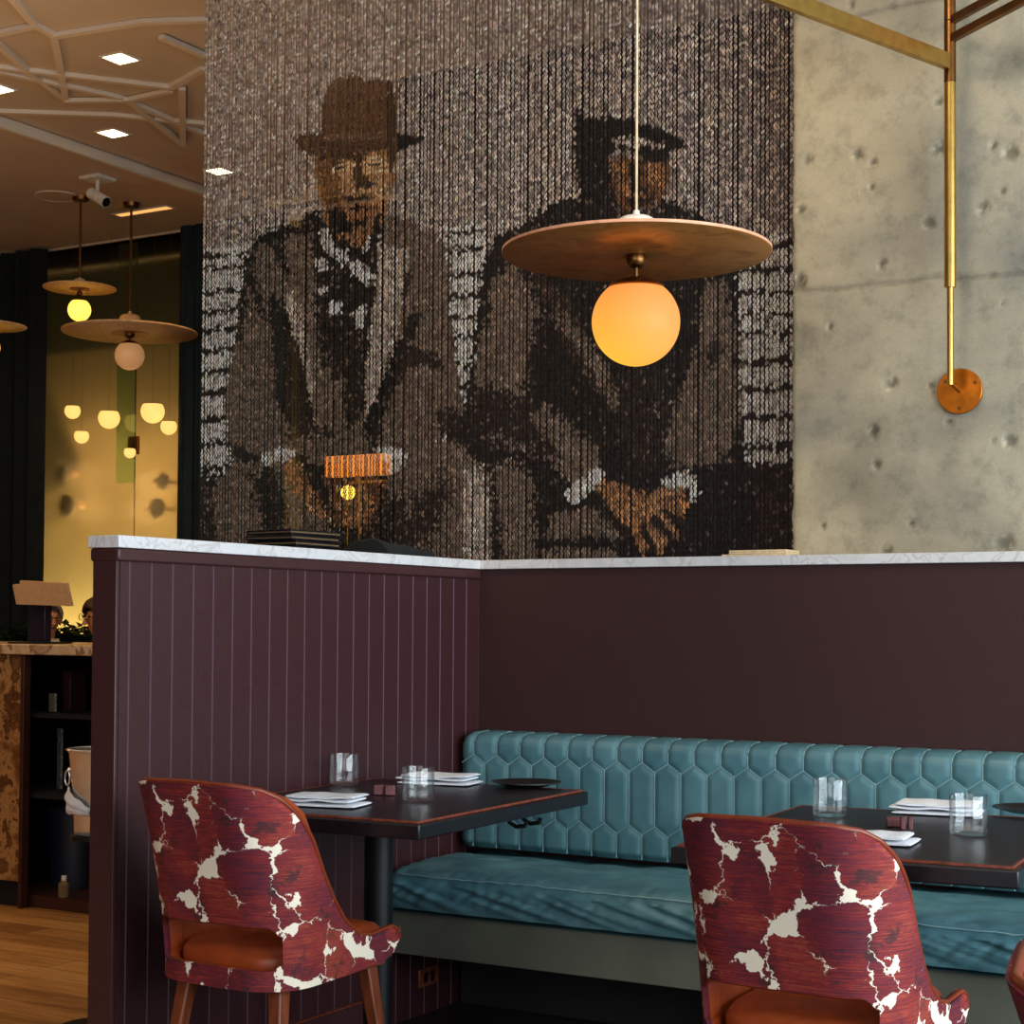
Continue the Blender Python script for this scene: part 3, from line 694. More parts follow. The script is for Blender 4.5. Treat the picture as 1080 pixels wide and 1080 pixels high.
# neck scarf in plaid
P(Dk, [(330,235),(400,230),(405,262),(398,300),(388,330),(385,400),(350,400),(338,330),(332,300)], 2, .25)
for q in ([(336,245),(346,240),(352,258),(358,268),(350,272),(340,260)], [(330,275),(342,270),(346,282),(336,286)], [(352,268),(366,262),(368,275),(360,282)],
          [(366,280),(380,274),(394,292),(388,300),(372,290)], [(334,303),(346,300),(344,311),(334,310)], [(378,255),(392,250),(390,264),(382,268)],
          [(346,322),(360,318),(360,330),(348,334)], [(372,330),(386,320),(384,345),(374,350)], [(394,240),(404,250),(400,262),(394,256)]):
    P(W_, q, 1, .3)
P(Li, [(398,262),(415,250),(432,260),(428,300),(418,352),(402,405),(392,440),(384,438),(386,380),(394,320)], 1.5, .45)
P(Mi, [(400,226),(418,230),(436,248),(430,262),(408,262)], 2, .5)
P(Dk, [(427,290),(435,282),(433,300),(424,312)], 1, .2)
P(K_, [(440,322),(446,335),(430,372),(416,402),(406,432),(396,462),(388,470),(384,445),(396,420),(410,385),(424,352)], 2, .15)
P(Dk, [(430,365),(455,370),(470,388),(468,392),(440,384),(425,392),(412,420),(404,440),(400,470),(388,478),(392,452),(404,420)], 2, .25)
P(Mi, [(432,410),(462,408),(470,420),(462,452),(438,466),(398,476),(404,450),(418,425)], 2, .5)
P(Dk, [(455,440),(480,430),(500,452),(512,475),(500,480),(470,462)], 3, .3)
P(Mi, [(252,420),(280,400),(305,450),(298,462),(275,478),(256,470)], 2, .5)
P(Dk, [(240,470),(256,472),(276,480),(270,490),(244,486)], 2, .2)
# trousers
P(Mi, [(248,486),(300,488),(330,520),(345,548),(348,600),(205,600),(214,545),(228,510)], 2, .55)
P(Dk, [(262,500),(285,494),(300,520),(306,560),(300,600),(262,600),(280,560)], 3, .3)
P(Dk, [(205,555),(225,530),(228,600),(205,600)], 3, .4)
P(Mi, [(306,500),(326,505),(342,540),(345,600),(300,600),(310,560)], 2, .45)
P(Dk, [(330,490),(420,500),(412,540),(400,600),(350,600),(346,545)], 3, .2)
P(Mi, [(405,495),(440,470),(480,466),(505,485),(517,520),(516,600),(400,600),(412,540)], 2, .45)
P(Dk, [(402,530),(425,520),(430,560),(420,600),(395,600)], 4, .45)
P(Dk, [(440,520),(470,500),(478,520),(455,560),(430,590),(425,560)], 4, .55)
P(Li, [(488,490),(500,490),(512,505),(516,540),(516,600),(488,600)], 1, .4)
# cuffs and hands
P(W_, [(276,478),(296,472),(312,474),(312,482),(294,486),(280,492)], 1, .25)
P(Cu, [(296,488),(314,482),(330,500),(342,525),(346,545),(338,548),(322,530),(302,512)], 2, .4)
P(Dk, [(310,480),(322,478),(345,520),(350,540),(340,535)], 2, .2)
P(W_, [(392,474),(414,470),(430,480),(420,498),(412,500),(404,484)], 1, .25)
P(Cd, [(345,500),(395,496),(405,520),(390,560),(352,552)], 3, .35)
P(Cu, [(352,515),(372,508),(392,520),(384,556),(356,552)], 3, .45)
# first man, head
P(Cu, [(331,158),(415,156),(416,190),(410,214),(402,235),(394,246),(376,254),(356,252),(346,238),(339,214),(332,188)], 1, .15)
P(Cd, [(331,158),(350,162),(352,180),(356,192),(360,205),(364,222),(352,232),(344,218),(338,200)], 1.5, .2)
P(Dk, [(332,154),(416,152),(416,160),(400,158),(386,166),(378,160),(366,168),(352,176),(350,166),(336,168)], 1.5, .15)
P((.80,.48,.26), [(350,178),(362,170),(375,172),(376,184),(360,187),(351,184)], 1, .2)
P((.80,.48,.26), [(384,166),(396,163),(408,168),(410,182),(400,186),(384,184)], 1, .2)
P((.66,.38,.2), [(360,188),(374,188),(372,200),(380,206),(366,210),(361,200)], 1.5, .2)
P((.70,.41,.22), [(394,188),(410,186),(409,206),(400,212),(392,204)], 1.5, .2)
P(K_, [(374,164),(382,162),(381,184),(394,193),(390,198),(376,197),(373,186)], .6, .0)
P(K_, [(352,176),(364,174),(364,177),(352,180)], .4, 0)
P(K_, [(388,172),(400,172),(400,175),(388,176)], .4, 0)
P(Cd, [(338,176),(350,178),(352,214),(344,216)], 1, .1)
P(K_, [(364,208),(386,205),(392,208),(392,212),(378,212),(366,214)], .5, .0)
P((.62,.35,.18), [(366,200),(392,198),(394,205),(368,208)], .8, .3)
P(K_, [(366,218),(386,217),(387,221),(370,223)], .5, .05)
P(Dk, [(345,220),(362,222),(370,234),(388,232),(386,238),(372,246),(356,248),(348,240)], 1.5, .1)
P(Dk, [(398,224),(402,226),(398,256),(390,260),(392,240)], 1, .1)
P(Cu, [(374,240),(392,238),(388,256),(376,262),(366,256)], 1.2, .25)
# hat
P((.10,.045,.022), [(337,156),(340,120),(343,98),(351,86),(362,81),(374,81),(385,84),(398,83),(409,85),(416,96),(418,125),(418,156)], .8, .08)
P(K_, [(408,84),(414,90),(418,125),(418,155),(408,155)], .8, .05)
P((.16,.09,.06), [(344,141),(408,139),(408,147),(344,149)], 1, .4)
P((.06,.03,.018), [(308,147),(318,143),(338,141),(338,149),(408,149),(408,145),(425,141),(447,146),(440,152),(428,157),(416,160),(400,156),(380,160),(360,160),(344,163),(330,167),(318,158)], .8, .06)
P(K_, [(408,142),(425,142),(447,146),(438,153),(420,160),(408,158)], .8, .06)
P(K_, [(409,158),(417,158),(416,175),(411,184)], .8, .05)
# second man
P(K_, [(612,206),(590,212),(572,220),(556,234),(522,250),(512,272),(506,310),(498,382),(490,430),(484,460),(500,482),(516,500),(518,600),(785,600),(800,560),(795,520),(785,470),(780,420),(778,360),(776,300),(772,255),(755,238),(728,222),(700,210)], 1.5, .1)
P(Mi, [(520,290),(545,282),(560,300),(568,330),(556,380),(548,420),(560,440),(600,452),(628,470),(634,488),(612,520),(596,505),(570,480),(536,470),(508,460),(496,430),(506,380),(514,330)], 3, .62)
P(Dk, [(510,395),(545,400),(560,430),(600,470),(590,490),(560,470),(500,455),(494,440)], 3, .25)
P(Mi, [(558,440),(575,425),(600,448),(630,470),(634,487),(612,520),(598,505),(585,475)], 2, .35)
P(Mi, [(505,350),(550,330),(562,350),(552,420),(500,400)], 3, .55)
P(D_, [(560,290),(575,288),(610,340),(645,395),(658,440),(648,440),(625,405),(590,355)], 3, .5)
P(Mi, [(585,330),(600,330),(640,385),(660,440),(655,442),(628,400)], 2.5, .65)
P(Dk, [(660,380),(700,385),(712,430),(690,500),(665,500),(650,450)], 3, .15)
P(Mi, [(740,290),(765,300),(778,360),(780,440),(770,480),(745,495),(715,492),(700,480),(706,440),(722,400),(735,370)], 3, .62)
P(Dk, [(750,360),(760,365),(755,385),(738,392)], 3, .3)
P(Mi, [(724,410),(765,405),(775,440),(765,470),(740,488),(712,485),(700,470),(712,440)], 3, .42)
P(Mi, [(700,225),(745,240),(765,260),(768,290),(740,282),(718,250)], 3, .75)
P(Mi, [(530,262),(560,245),(600,240),(604,260),(570,275),(536,285)], 3, .75)
# second man, lap and hands
P(Mi, [(520,492),(540,484),(560,500),(567,600),(530,600),(525,540)], 3, .6)
P(Mi, [(583,538),(628,537),(656,568),(574,569)], 1.5, .3)
P(Mi, [(572,579),(650,578),(650,600),(572,600)], 1.5, .45)
P(W_, [(629,490),(640,498),(622,520),(606,534),(592,522),(604,508),(618,504)], 1, .25)
P(W_, [(696,509),(716,496),(730,500),(740,510),(733,529),(720,514),(708,520)], 1, .25)
P(Cu, [(628,512),(642,505),(658,511),(685,521),(700,514),(722,517),(728,530),(722,548),(712,545),(716,568),(704,570),(700,586),(690,584),(686,566),(680,590),(668,570),(655,552),(640,536)], 1, .3)
P(Dk, [(682,545),(690,542),(712,566),(706,570)], .8, .05)
P(Dk, [(672,556),(680,552),(694,582),(688,586)], .8, .05)
P(Dk, [(696,538),(702,534),(722,552),(718,558)], .8, .05)
P(Dk, [(622,520),(640,532),(668,566),(660,572),(640,548),(626,534)], 1, .15)
# second man, head and cap
P(Mi, [(640,165),(706,166),(708,185),(702,205),(694,220),(660,226),(642,216)], 1.5, .35)
P(K_, [(608,160),(640,166),(646,190),(656,208),(650,240),(612,236),(612,205),(606,185)], 1.5, .1)
P(Cd, [(642,168),(704,168),(704,190),(698,206),(688,220),(660,222),(646,206)], 1, .3)
P(Cu, [(648,174),(662,173),(666,182),(652,186)], 1, .3)
P(Cu, [(682,173),(699,173),(700,192),(690,200),(684,190)], 1, .4)
P(Cu, [(656,190),(664,188),(666,204),(658,206)], 1, .4)
P(Dk, [(664,172),(674,170),(676,196),(684,202),(668,204),(664,192)], 1, .2)
P(Dk, [(660,210),(690,208),(690,213),(662,216)], 1, .2)
P(D_, [(646,222),(690,222),(684,250),(650,250)], 1.5, .4)
P(K_, [(606,115),(611,112),(616,126),(632,124),(658,125),(682,130),(704,140),(724,152),(722,157),(714,156),(706,162),(698,172),(684,172),(672,160),(650,158),(640,164),(612,170),(604,158)], 1, .06)
P(Li, [(640,146),(664,144),(690,150),(704,156),(676,156),(650,153)], 1, .45)

class Poly:
    pass
PA = []
for tone, pts, soft, mix in polys:
    w = [ony(YC, x, y) for x, y in pts]
    PA.append((np.array(tone), np.array([(p.x, p.z) for p in w]), soft*.0042, mix))
def inside(px, pz, poly):
    r = np.zeros(px.shape, bool); n = len(poly); j = n-1
    for i in range(n):
        xi, zi = poly[i]; xj, zj = poly[j]
        c = ((zi > pz) != (zj > pz)) & (px < (xj-xi)*(pz-zi)/(zj-zi+1e-12)+xi)
        r ^= c; j = i
    return r
SPX, SPZ = .0134, .0088
ns = int((crt-cl)/SPX); nr = int((3.985-1.0)/SPZ)
rng = np.random.default_rng(3)
gx, gz = np.meshgrid(cl+.008+np.arange(ns)*SPX, 1.0+np.arange(nr)*SPZ, indexing='ij')
gx = gx.ravel(); gz = gz.ravel(); NL = len(gx)
col = np.tile(np.array(S_), (NL, 1))
# background of the picture: silver, with scattered darker links, more of them to the right
dk = rng.random(NL) < (.16+.42*np.clip((gx-(-.3))/1.4, 0, 1))
col[dk] = np.array((.22,.175,.17))
bgmix = np.zeros(NL)
jx = rng.normal(0, 1, NL); jz = rng.normal(0, 1, NL)
for tone, poly, soft, mix in PA:
    ins = inside(gx+jx*soft, gz+jz*soft, poly)
    c = np.tile(tone, (NL, 1))
    if mix:
        lum = tone.mean()
        r_ = rng.random(NL)
        alt = np.array(Dk) if lum > .2 else np.array(Mi)
        if lum > .4: alt = np.array((.2,.15,.12))
        fl = r_ < mix*.42
        c[fl] = c[fl]*.3+alt*.7
    col[ins] = c[ins]
col *= np.exp(rng.normal(-.08, .42, (NL, 1))); col *= (1+rng.normal(0, .05, (NL, 3)))
col = np.clip(col, .004, .95)
# one flattened oval link, tilted left or right in turn, so a strand reads as chevrons
mseg, mring = 3, 8
def link(tilt):
    vs = []
    for a in range(mring):
        an = 2*PI*a/mring
        cx, cz_ = .0027*math.cos(an), .0072*math.sin(an)
        tx, tz = -.0027*math.sin(an), .0072*math.cos(an); l = math.hypot(tx, tz); nx, nz_ = tz/l, -tx/l
        for k in range(mseg):
            b2 = 2*PI*k/mseg
            ox = nx*math.cos(b2)*.0015; oz = nz_*math.cos(b2)*.0015; oy = math.sin(b2)*.0018
            x = cx+ox; z = cz_+oz
            vs.append((x*math.cos(tilt)+z*math.sin(tilt), oy, -x*math.sin(tilt)+z*math.cos(tilt)))
    return np.array(vs)
lv = [link(RAD(33)), link(RAD(-33))]
lf = np.array([(a*mseg+k, a*mseg+(k+1) % mseg, ((a+1) % mring)*mseg+(k+1) % mseg, ((a+1) % mring)*mseg+k) for a in range(mring) for k in range(mseg)])
nvl = mseg*mring; nfl = len(lf)
par = (np.tile(np.arange(nr), ns) + np.repeat(np.arange(ns), nr)*0) % 2
sway = np.repeat(rng.normal(0, .0009, ns), nr); yj = np.repeat(rng.normal(0, .003, ns), nr)
V = np.where(par[:, None, None] == 0, lv[0][None], lv[1][None]).copy()
yaw = rng.normal(0, .28, NL); 
x_, y_ = V[:,:,0].copy(), V[:,:,1].copy()
V[:,:,0] = x_*np.cos(yaw)[:,None]-y_*np.sin(yaw)[:,None]; V[:,:,1] = x_*np.sin(yaw)[:,None]+y_*np.cos(yaw)[:,None]
V[:,:,0] += (gx+sway)[:,None]; V[:,:,1] += (YC+yj)[:,None]; V[:,:,2] += gz[:,None]
Fa = (lf[None]+(np.arange(NL)*nvl)[:,None,None]).reshape(-1, 4)
me = bpy.data.meshes.new('chain_strands')
me.vertices.add(NL*nvl); me.vertices.foreach_set('co', V.astype(np.float32).ravel())
me.loops.add(len(Fa)*4); me.loops.foreach_set('vertex_index', Fa.astype(np.int32).ravel())
me.polygons.add(len(Fa)); me.polygons.foreach_set('loop_start', np.arange(0, len(Fa)*4, 4, dtype=np.int32))
try: me.polygons.foreach_set('loop_total', np.full(len(Fa), 4, dtype=np.int32))
except Exception: pass
me.update(calc_edges=True)
at = me.attributes.new('tone', 'FLOAT_COLOR', 'POINT')
at.data.foreach_set('color', np.repeat(np.concatenate([col, np.ones((NL, 1))], 1), nvl, axis=0).astype(np.float32).ravel())
me.materials.append(M['chain'])
ct = root('chain_curtain', 'metal link chain curtain picturing two seated men in hats', 'chain curtain', ((cl+crt)/2, YC, 3.985))
cs_ = bpy.data.objects.new('chain_strands', me); COL.objects.link(cs_); cs_['kind'] = 'stuff'; cs_.parent = ct; cs_.location = (-(cl+crt)/2, -YC, -3.985)
MB().box((-(crt-cl)/2,-.012,-.012),((crt-cl)/2,.012,.0145)).build('rail', M['black_metal'], ct, smooth=0)

# ------------------------------------------------------------------ banquette
bx0, bx1 = .012, 4.6
bq = root('banquette', 'long teal leather banquette with elongated hexagon tufted backrest', 'banquette', (0,0,0))
BW = .0845
# backrest: padded grid
def seam_dist(x, z):
    # tall hexagons: verticals at (k+.5)W between zA..zB, apexes at kW
    z1, z2, ap = .765, .605, .028
    best = 9
    u = x/BW; k = round(u)
    # verticals of the tall row
    kh = math.floor(u)+.5
    if z2 <= z <= z1: best = min(best, abs(u-kh)*BW)
    if z >= z1+ap: best = min(best, abs(u-k)*BW)
    if z <= z2-ap: best = min(best, abs(u-k)*BW)
    for (za, zb) in ((z1, z1+ap), (z2, z2-ap)):
        for kk in (math.floor(u), math.floor(u)+1):
            for h in (-.5, .5):
                ax, az, bx, bz__ = (kk+h)*BW, za, kk*BW, zb
                dx, dz = bx-ax, bz__-az; t = max(0, min(1, ((x-ax)*dx+(z-az)*dz)/(dx*dx+dz*dz)))
                best = min(best, math.hypot(x-ax-dx*t, z-az-dz*t))
    return best
# section from bottom front, up the front, over the rolled top, down behind
sec = []
for i in range(52): z = .50+(.825-.50)*i/51; sec.append((-.14+.0*(z), z, z))
for i in range(1, 13):
    a = PI/2*i/12*2*.5
    sec.append((-.14+.06*(1-math.cos(a)), .825+.035*math.sin(a), .825+.055*i/12))
sec.append((-.03, .861, .9)); sec.append((-.004, .858, .92))
nb = int((bx1-bx0)/.0055)
def backp(i, j):
    x = bx0+(bx1-bx0)*i/(nb-1); y, z, zz_ = sec[j]
    d = seam_dist(x+.014, zz_); puff = .0065*(1-math.exp(-(d/.008)**1.5))
    e = min(x-bx0, bx1-x); rnd = 0 if e > .05 else .05-math.sqrt(max(0, .05**2-(.05-e)**2))
    if j < 3: puff -= .006*(3-j)
    yy = y - (puff if zz_ < .88 else puff*.4)+rnd*.9
    zz2 = z + (.004*(1-math.exp(-(d/.008))) if zz_ > .84 else 0) - (rnd*.7 if zz_ > .8 else 0)
    return (x, min(yy, -.003), zz2)
mb = MB(); mb.grid(backp, nb, len(sec))
# back and underside closing
mb.add([(bx0,-.003,.50),(bx1,-.003,.50),(bx1,-.003,.85),(bx0,-.003,.85)], [(0,1,2,3)])
mb.add([(bx0,-.003,.50),(bx1,-.003,.50),(bx1,-.12,.50),(bx0,-.12,.50)], [(0,1,2,3)])
mb.build('backrest', M['teal'], bq, smooth=70)
# pale seam welts
mb = MB(); kk0, kk1 = 0, int(bx1/BW)
for k in range(kk0, kk1+1):
    x = k*BW-.014
    if x < bx0+.04 or x > bx1-.04: continue
    mb.tube([(x,-.1405,.793),(x,-.1405,.825),(x,-.1335,.8435),(x,-.108,.8585),(x,-.08,.8615),(x,-.05,.863)], .0017, 6)
    mb.tube([(x,-.1405,.577),(x,-.1405,.504)], .0016, 6)
    for s in (-1, 1):
        mb.tube([(x,-.1405,.793),(x+s*BW/2,-.1405,.765)], .0016, 6)
        mb.tube([(x,-.1405,.577),(x+s*BW/2,-.1405,.605)], .0016, 6)
    mb.tube([(x+BW/2,-.1405,.765),(x+BW/2,-.1405,.605)], .0016, 6)
mb.build('seam_piping', M['seam'], bq, smooth=60)
# seat cushion
cx0, cx1 = .02, 4.6
nc = 420
secs = []
y_f, y_b, zb_, zt_ = -.545, -.03, .353, .476
for i in range(15): secs.append(('front', y_f, zb_+.012+(zt_-.032-zb_-.012)*i/14))
for i in range(1, 9):
    a = PI/2*i/8; secs.append(('edge', y_f+.03*(1-math.cos(a)), zt_-.03+.03*math.sin(a)))
for i in range(1, 34): secs.append(('top', y_f+.03+(y_b-y_f-.03)*i/33, zt_))
def cush(i, j):
    x = cx0+(cx1-cx0)*i/(nc-1); kind, y, z = secs[j]
    n1 = noise.noise((x*3.1, y*4, 1)); n2 = noise.noise((x*9, y*9, 4))
    if kind == 'front':
        t = (z-zb_)/(zt_-zb_)
        fold = noise.noise((x*16+z*60, z*9, 3)); fold2 = noise.noise((x*34-z*40, z*12, 8))
        y += .016*fold*math.sin(PI*t)+.008*fold2*math.sin(PI*min(1,t*1.1))+.005*noise.noise((x*55+z*12, z*6, 5))*t-.012*math.sin(PI*t)
        z += .006*n1*t
    elif kind == 'edge':
        y += .003*noise.noise((x*40, 0, 8)); z += .007*n1+.0035*noise.noise((x*45, y*20, 2))
    else:
        v = (y-y_f)/(y_b-y_f)
        z += .012*math.sin(PI*min(1, v*1.15))+.011*n1+.005*n2
        fr = max(0, 1-(y-y_f)/.13)
        z += .0045*fr*noise.noise((x*42+y*18, y*30, 2)) + .004*abs(noise.noise((x*5+y*9, y*15, 11)))*3*(1-fr)
        cr_ = noise.noise((x*2.2, y*7+x*1.3, 20)); z -= .012*math.exp(-(cr_/.05)**2)*(.5+.5*n2)
    e = min(x-cx0, cx1-x); q = 0 if e > .03 else .03-math.sqrt(max(0, .03**2-(.03-e)**2))
    return (x, y+(q if kind != 'top' else 0), z-(q if kind != 'front' else 0))
mb = MB(); mb.grid(cush, nc, len(secs))
mb.add([(cx0,y_b,zb_),(cx1,y_b,zb_),(cx1,y_b,zt_-.012),(cx0,y_b,zt_-.012)], [(0,1,2,3)])
mb.add([(cx0,y_b,zb_),(cx1,y_b,zb_),(cx1,y_f+.005,zb_+.001),(cx0,y_f+.005,zb_+.001)], [(0,1,2,3)])
mb.add([(cx0,y_b,zb_),(cx0,y_f+.03,zb_),(cx0,y_f+.03,zt_-.03),(cx0,y_b,zt_-.03)], [(0,1,2,3)])
mb.add([(cx1,y_b,zb_),(cx1,y_f+.03,zb_),(cx1,y_f+.03,zt_-.03),(cx1,y_b,zt_-.03)], [(0,1,2,3)])
sc_ = mb.build('seat_cushion', M['teal'], bq, smooth=70)
mb = MB(); wp = []
for i in range(0, nc, 2):
    p = Vector(cush(i, 17)); p.y -= .002; p.z += .001; wp.append(p)
mb.tube(wp, .0022, 6); mb.build('welt', M['seam'], sc_, smooth=60)
MB().box((.0155,-.525,.226),(4.6,-.50,.3525)).box((.0155,-.50,.32),(4.6,-.02,.3525)).build('base_panel', M['grey_base'], bq, bevel=.002)
MB().box((.0155,-.12,0.001),(4.6,-.02,.3195)).box((1.1,-.40,0.001),(1.16,-.12,.3195)).box((2.6,-.40,0.001),(2.66,-.12,.3195)).build('plinth', M['dark_void'], bq, smooth=0)
# brass outlet plate low on the partition under the table
a_ = onx(.0145, 455, 1030)
t = root('outlet_plate', 'small brown outlet plate low on the partition under the banquette', 'outlet plate', (.0145, a_.y, a_.z))
MB().box((-.0145,-.055,-.028),(-.008,.055,.028)).build('plate', M['edge_wear'], t, bevel=.002)
MB().box((-.0079,-.03,-.016),(-.007,-.008,.016)).box((-.0079,.008,-.016),(-.007,.03,.016)).build('socket', M['black_metal'], t, smooth=0)

# ------------------------------------------------------------------ tables
def make_table(label, loc):
    t = root('dining_table', label, 'table', loc, 0, 'black rectangular booth tables')
    hx, hy = .35, .452
    top = MB().box((-hx,-hy,.708),(hx,hy,.744)).build('tabletop', M['black_wood'], t, bevel=.004, seg=3)
    MB().box((-hx+.012,-hy+.012,.7442),(hx-.012,hy-.012,.7488)).build('top_inlay', M['black_wood'], t, bevel=.002)
    mb = MB(); i0 = .012; i1 = .0165; z0, z1 = .7446, .7497
    mb.box((-hx+i0-.0004,-hy+i0-.0004,z0),(hx-i0+.0004,-hy+i1,z1)); mb.box((-hx+i0-.0004,hy-i1,z0),(hx-i0+.0004,hy-i0+.0004,z1))
    mb.box((-hx+i0-.0004,-hy+i1,z0),(-hx+i1,hy-i1,z1)); mb.box((hx-i1,-hy+i1,z0),(hx-i0+.0004,hy-i1,z1))
    mb.build('edge_strip', M['edge_wear'], t, smooth=0)
    MB().tube([(-.045,0,.018),(-.045,0,.70)], .038, 32).build('column', M['black_metal'], t)
    mb = MB(); mb.box((-.245,-.2,.695),(.155,.2,.7078)); mb.build('mounting_plate', M['black_metal'], t, bevel=.002)
    mb = MB(); mb.box((-.245,-.2,.0005),(.155,.2,.017)); mb.build('base', M['black_metal'], t, bevel=.006)
    for yy in (.12, .2):
        mb = MB(); mb.tube([(.28,yy,.708),(.28,yy,.688),(.30,yy,.678),(.325,yy,.682),(.33,yy,.694)], .006, 8); mb.build('bag_hook', M['black_metal'], t)
    return t
T1 = (.374, -1.03, 0); T2 = (1.71, -1.03, 0)
tb = make_table('black table beside the grooved partition, nearer the left chair', T1); tb.rotation_euler = (0,0,RAD(2.5))
dup(tb, T2, RAD(4), 'black table on the right, behind the larger patterned chair')
TZ = .7502
# ------------------------------------------------------------------ tumblers
def make_tumbler(label, loc, r=.041, h=.088):
    t = root('tumbler', label, 'glass', loc, 0, 'clear water tumblers')
    MB().lathe([(0,0),(r*.90,0),(r*.95,.003),(r,.012),(r,h-.001),(r-.0006,h),(r-.0014,h),(r-.0018,h-.001),(r-.0024,.016),(r*.8,.0125),(0,.012)], seg=48).build('glass_body', M['tumbler_glass'], t, smooth=50)
    return t
def tumbler_at(px, py, label, first=[None]):
    c = onz(TZ, px, py)
    if first[0] is None: first[0] = make_tumbler(label, (c.x, c.y, TZ)); return
    dup(first[0], (c.x, c.y, TZ), 0, label)
tumbler_at(363, 828, 'clear tumbler at the partition side of the left table')
tumbler_at(441, 845, 'clear tumbler in front of the folded napkin on the left table')
tumbler_at(875.5, 860, 'clear tumbler at the left side of the right table')
tumbler_at(1021.5, 881, 'clear tumbler at the near right of the right table')
# ------------------------------------------------------------------ napkins
def napkin(label, c, rz, lx, ly, layers, fold=0):
    t = root('napkin', label, 'napkin', (c.x, c.y, TZ), rz, 'folded white linen napkins')
    z = .0006
    for k in range(layers):
        sx = 1-.03*k; h = .008
        ox = .006*((-1)**k)
        def Pn(i, j, z=z, sx=sx, ox=ox, k=k, h=h):
            u = i/19*2-1; v = j/9
            an = 2*PI*v
            yy = math.cos(an); zz_ = math.sin(an)
            ww = ly/2*sx*(1-.0*abs(u))
            ex = 1 if abs(u) < .97 else .9
            pw = lambda q, e: math.copysign(abs(q)**e, q)
            thick = h/2*(1+.25*noise.noise((u*2+k, v*3, k*3.1+rz)))
            if abs(u) > .99: thick *= .45
            return (u*lx/2*sx+ox+.004*noise.noise((v*3, k, rz)), pw(yy, .35)*ww*(1+.03*noise.noise((u*2, k, 1))), z+h/2+pw(zz_, .7)*thick+.0035*(1+noise.noise((u*1.6+k*2, v, rz)))*(k > 0))
        mb = MB(); mb.grid(Pn, 20, 10)
        # caps
        a0 = list(range(0, 9)); a1 = [19*10+q for q in range(0, 9)]
        mb.f.append(tuple(a0)); mb.mi.append(0); mb.f.append(tuple(reversed(a1))); mb.mi.append(0)
        mb.build('fold', M['napkin'], t, smooth=60); z += h*1.0
    return t
napkin('folded napkin by the edge of the left table nearest the left chair', onz(TZ+.01, 343, 845), RAD(12), .19, .12, 3)
napkin('folded napkin behind the front tumbler on the left table', onz(TZ+.01, 463, 822.5), RAD(10), .21, .13, 3)
napkin('folded napkin standing square behind the tumbler on the right table', onz(TZ+.01, 988, 853), RAD(8), .20, .15, 3)
napkin('folded napkin peeking over the back of the right chair', onz(TZ+.01, 922, 883), RAD(6), .16, .12, 2)
# plates
def plate(label, c, r):
    t = root('bread_plate', label, 'plate', (c.x, c.y, TZ), 0, 'black bread plates')
    MB().lathe([(0,.0004),(r*.6,.0004),(r*.72,.004),(r,.011),(r,.0135),(r*.72,.0075),(r*.58,.004),(0,.004)], seg=64).build('dish', M['plate'], t, smooth=50)
plate('black plate on the far end of the left table', onz(TZ, 555, 829), .098)
plate('black plate at the right edge of the photo on the right table', onz(TZ, 1090, 857), .098)
# small plum blocks (salt and pepper)
for px, py in ((399.5, 838), (411.5, 838.5)):
    c = onz(TZ, px, py)
    tag(MB().box((-.013,-.013,.0003),(.013,.013,.026)).build('condiment_block', M['plum_block'], None, bevel=.002, loc=(c.x, c.y, TZ), rot=(0,0,RAD(31))),
        'small plum block, %s of the pair on the left table' % ('left one' if px < 405 else 'right one'), 'condiment holder', 'plum condiment blocks')
for px, py, w, d_, h_, lb in ((943, 871, .035, .05, .018, 'low reddish box lying beside plum blocks on the right table'),
                          (952, 874.5, .010, .03, .028, 'upright plum block, left of two on the right table'), (960, 874.5, .010, .03, .028, 'upright plum block, right of two on the right table')):
    c = onz(TZ, px, py)
    tag(MB().box((-w/2,-d_/2,.0003),(w/2,d_/2,h_)).build('condiment_block', M['plum_block'], None, bevel=.0015, loc=(c.x, c.y, TZ), rot=(0,0,RAD(22))), lb, 'condiment holder', 'plum condiment blocks')

# ------------------------------------------------------------------ chairs
def chair_curve(s, ins=0.0):
    # s arc length from the back centre; returns plan point and outward normal
    hw, rc, side = .207-ins, .12-ins, .215
    b0 = hw-rc; a = abs(s); sg = 1 if s >= 0 else -1
    arc = rc*PI/2; yb = -.235+ins
    if a <= b0: return Vector((sg*a, yb, 0)), Vector((0,-1,0)), 1.0
    if a <= b0+arc:
        t = (a-b0)/rc
        return Vector((sg*(b0+rc*math.sin(t)), yb+rc*(1-math.cos(t)), 0)), Vector((sg*math.sin(t), -math.cos(t), 0)), math.cos(t)
    d = a-b0-arc
    return Vector((sg*hw, yb+rc+d, 0)), Vector((sg, 0, 0)), 0.0
SB = .087+.12*PI/2          # arc length where the side begins
SMAX = SB+.315
def ztop(a):
    xs_ = [0, .12, .165, .195, .225, .255, .295, .335, .38, .43, .475, .525, .558, .576, SMAX]
    zs_ = [.848, .845, .835, .815, .778, .72, .635, .565, .51, .476, .467, .472, .475, .466, .444]
    return curve_int(xs_, zs_, a)
def zbot(a):
    return curve_int([0,.2,.38,.53,.56,.578,SMAX], [.382,.384,.390,.398,.407,.42,.438], a)
def chair_pt(s, z, ins=0.0):
    k = SMAX*s
    p, n_, bk = chair_curve(k, ins)
    t = max(0, (z-.42)/.40)
    lean = .085*t*t*.6+.085*t*.4
    q = Vector((p.x*(1+.10*t), p.y-lean*(.35+.65*bk), z))
    return q
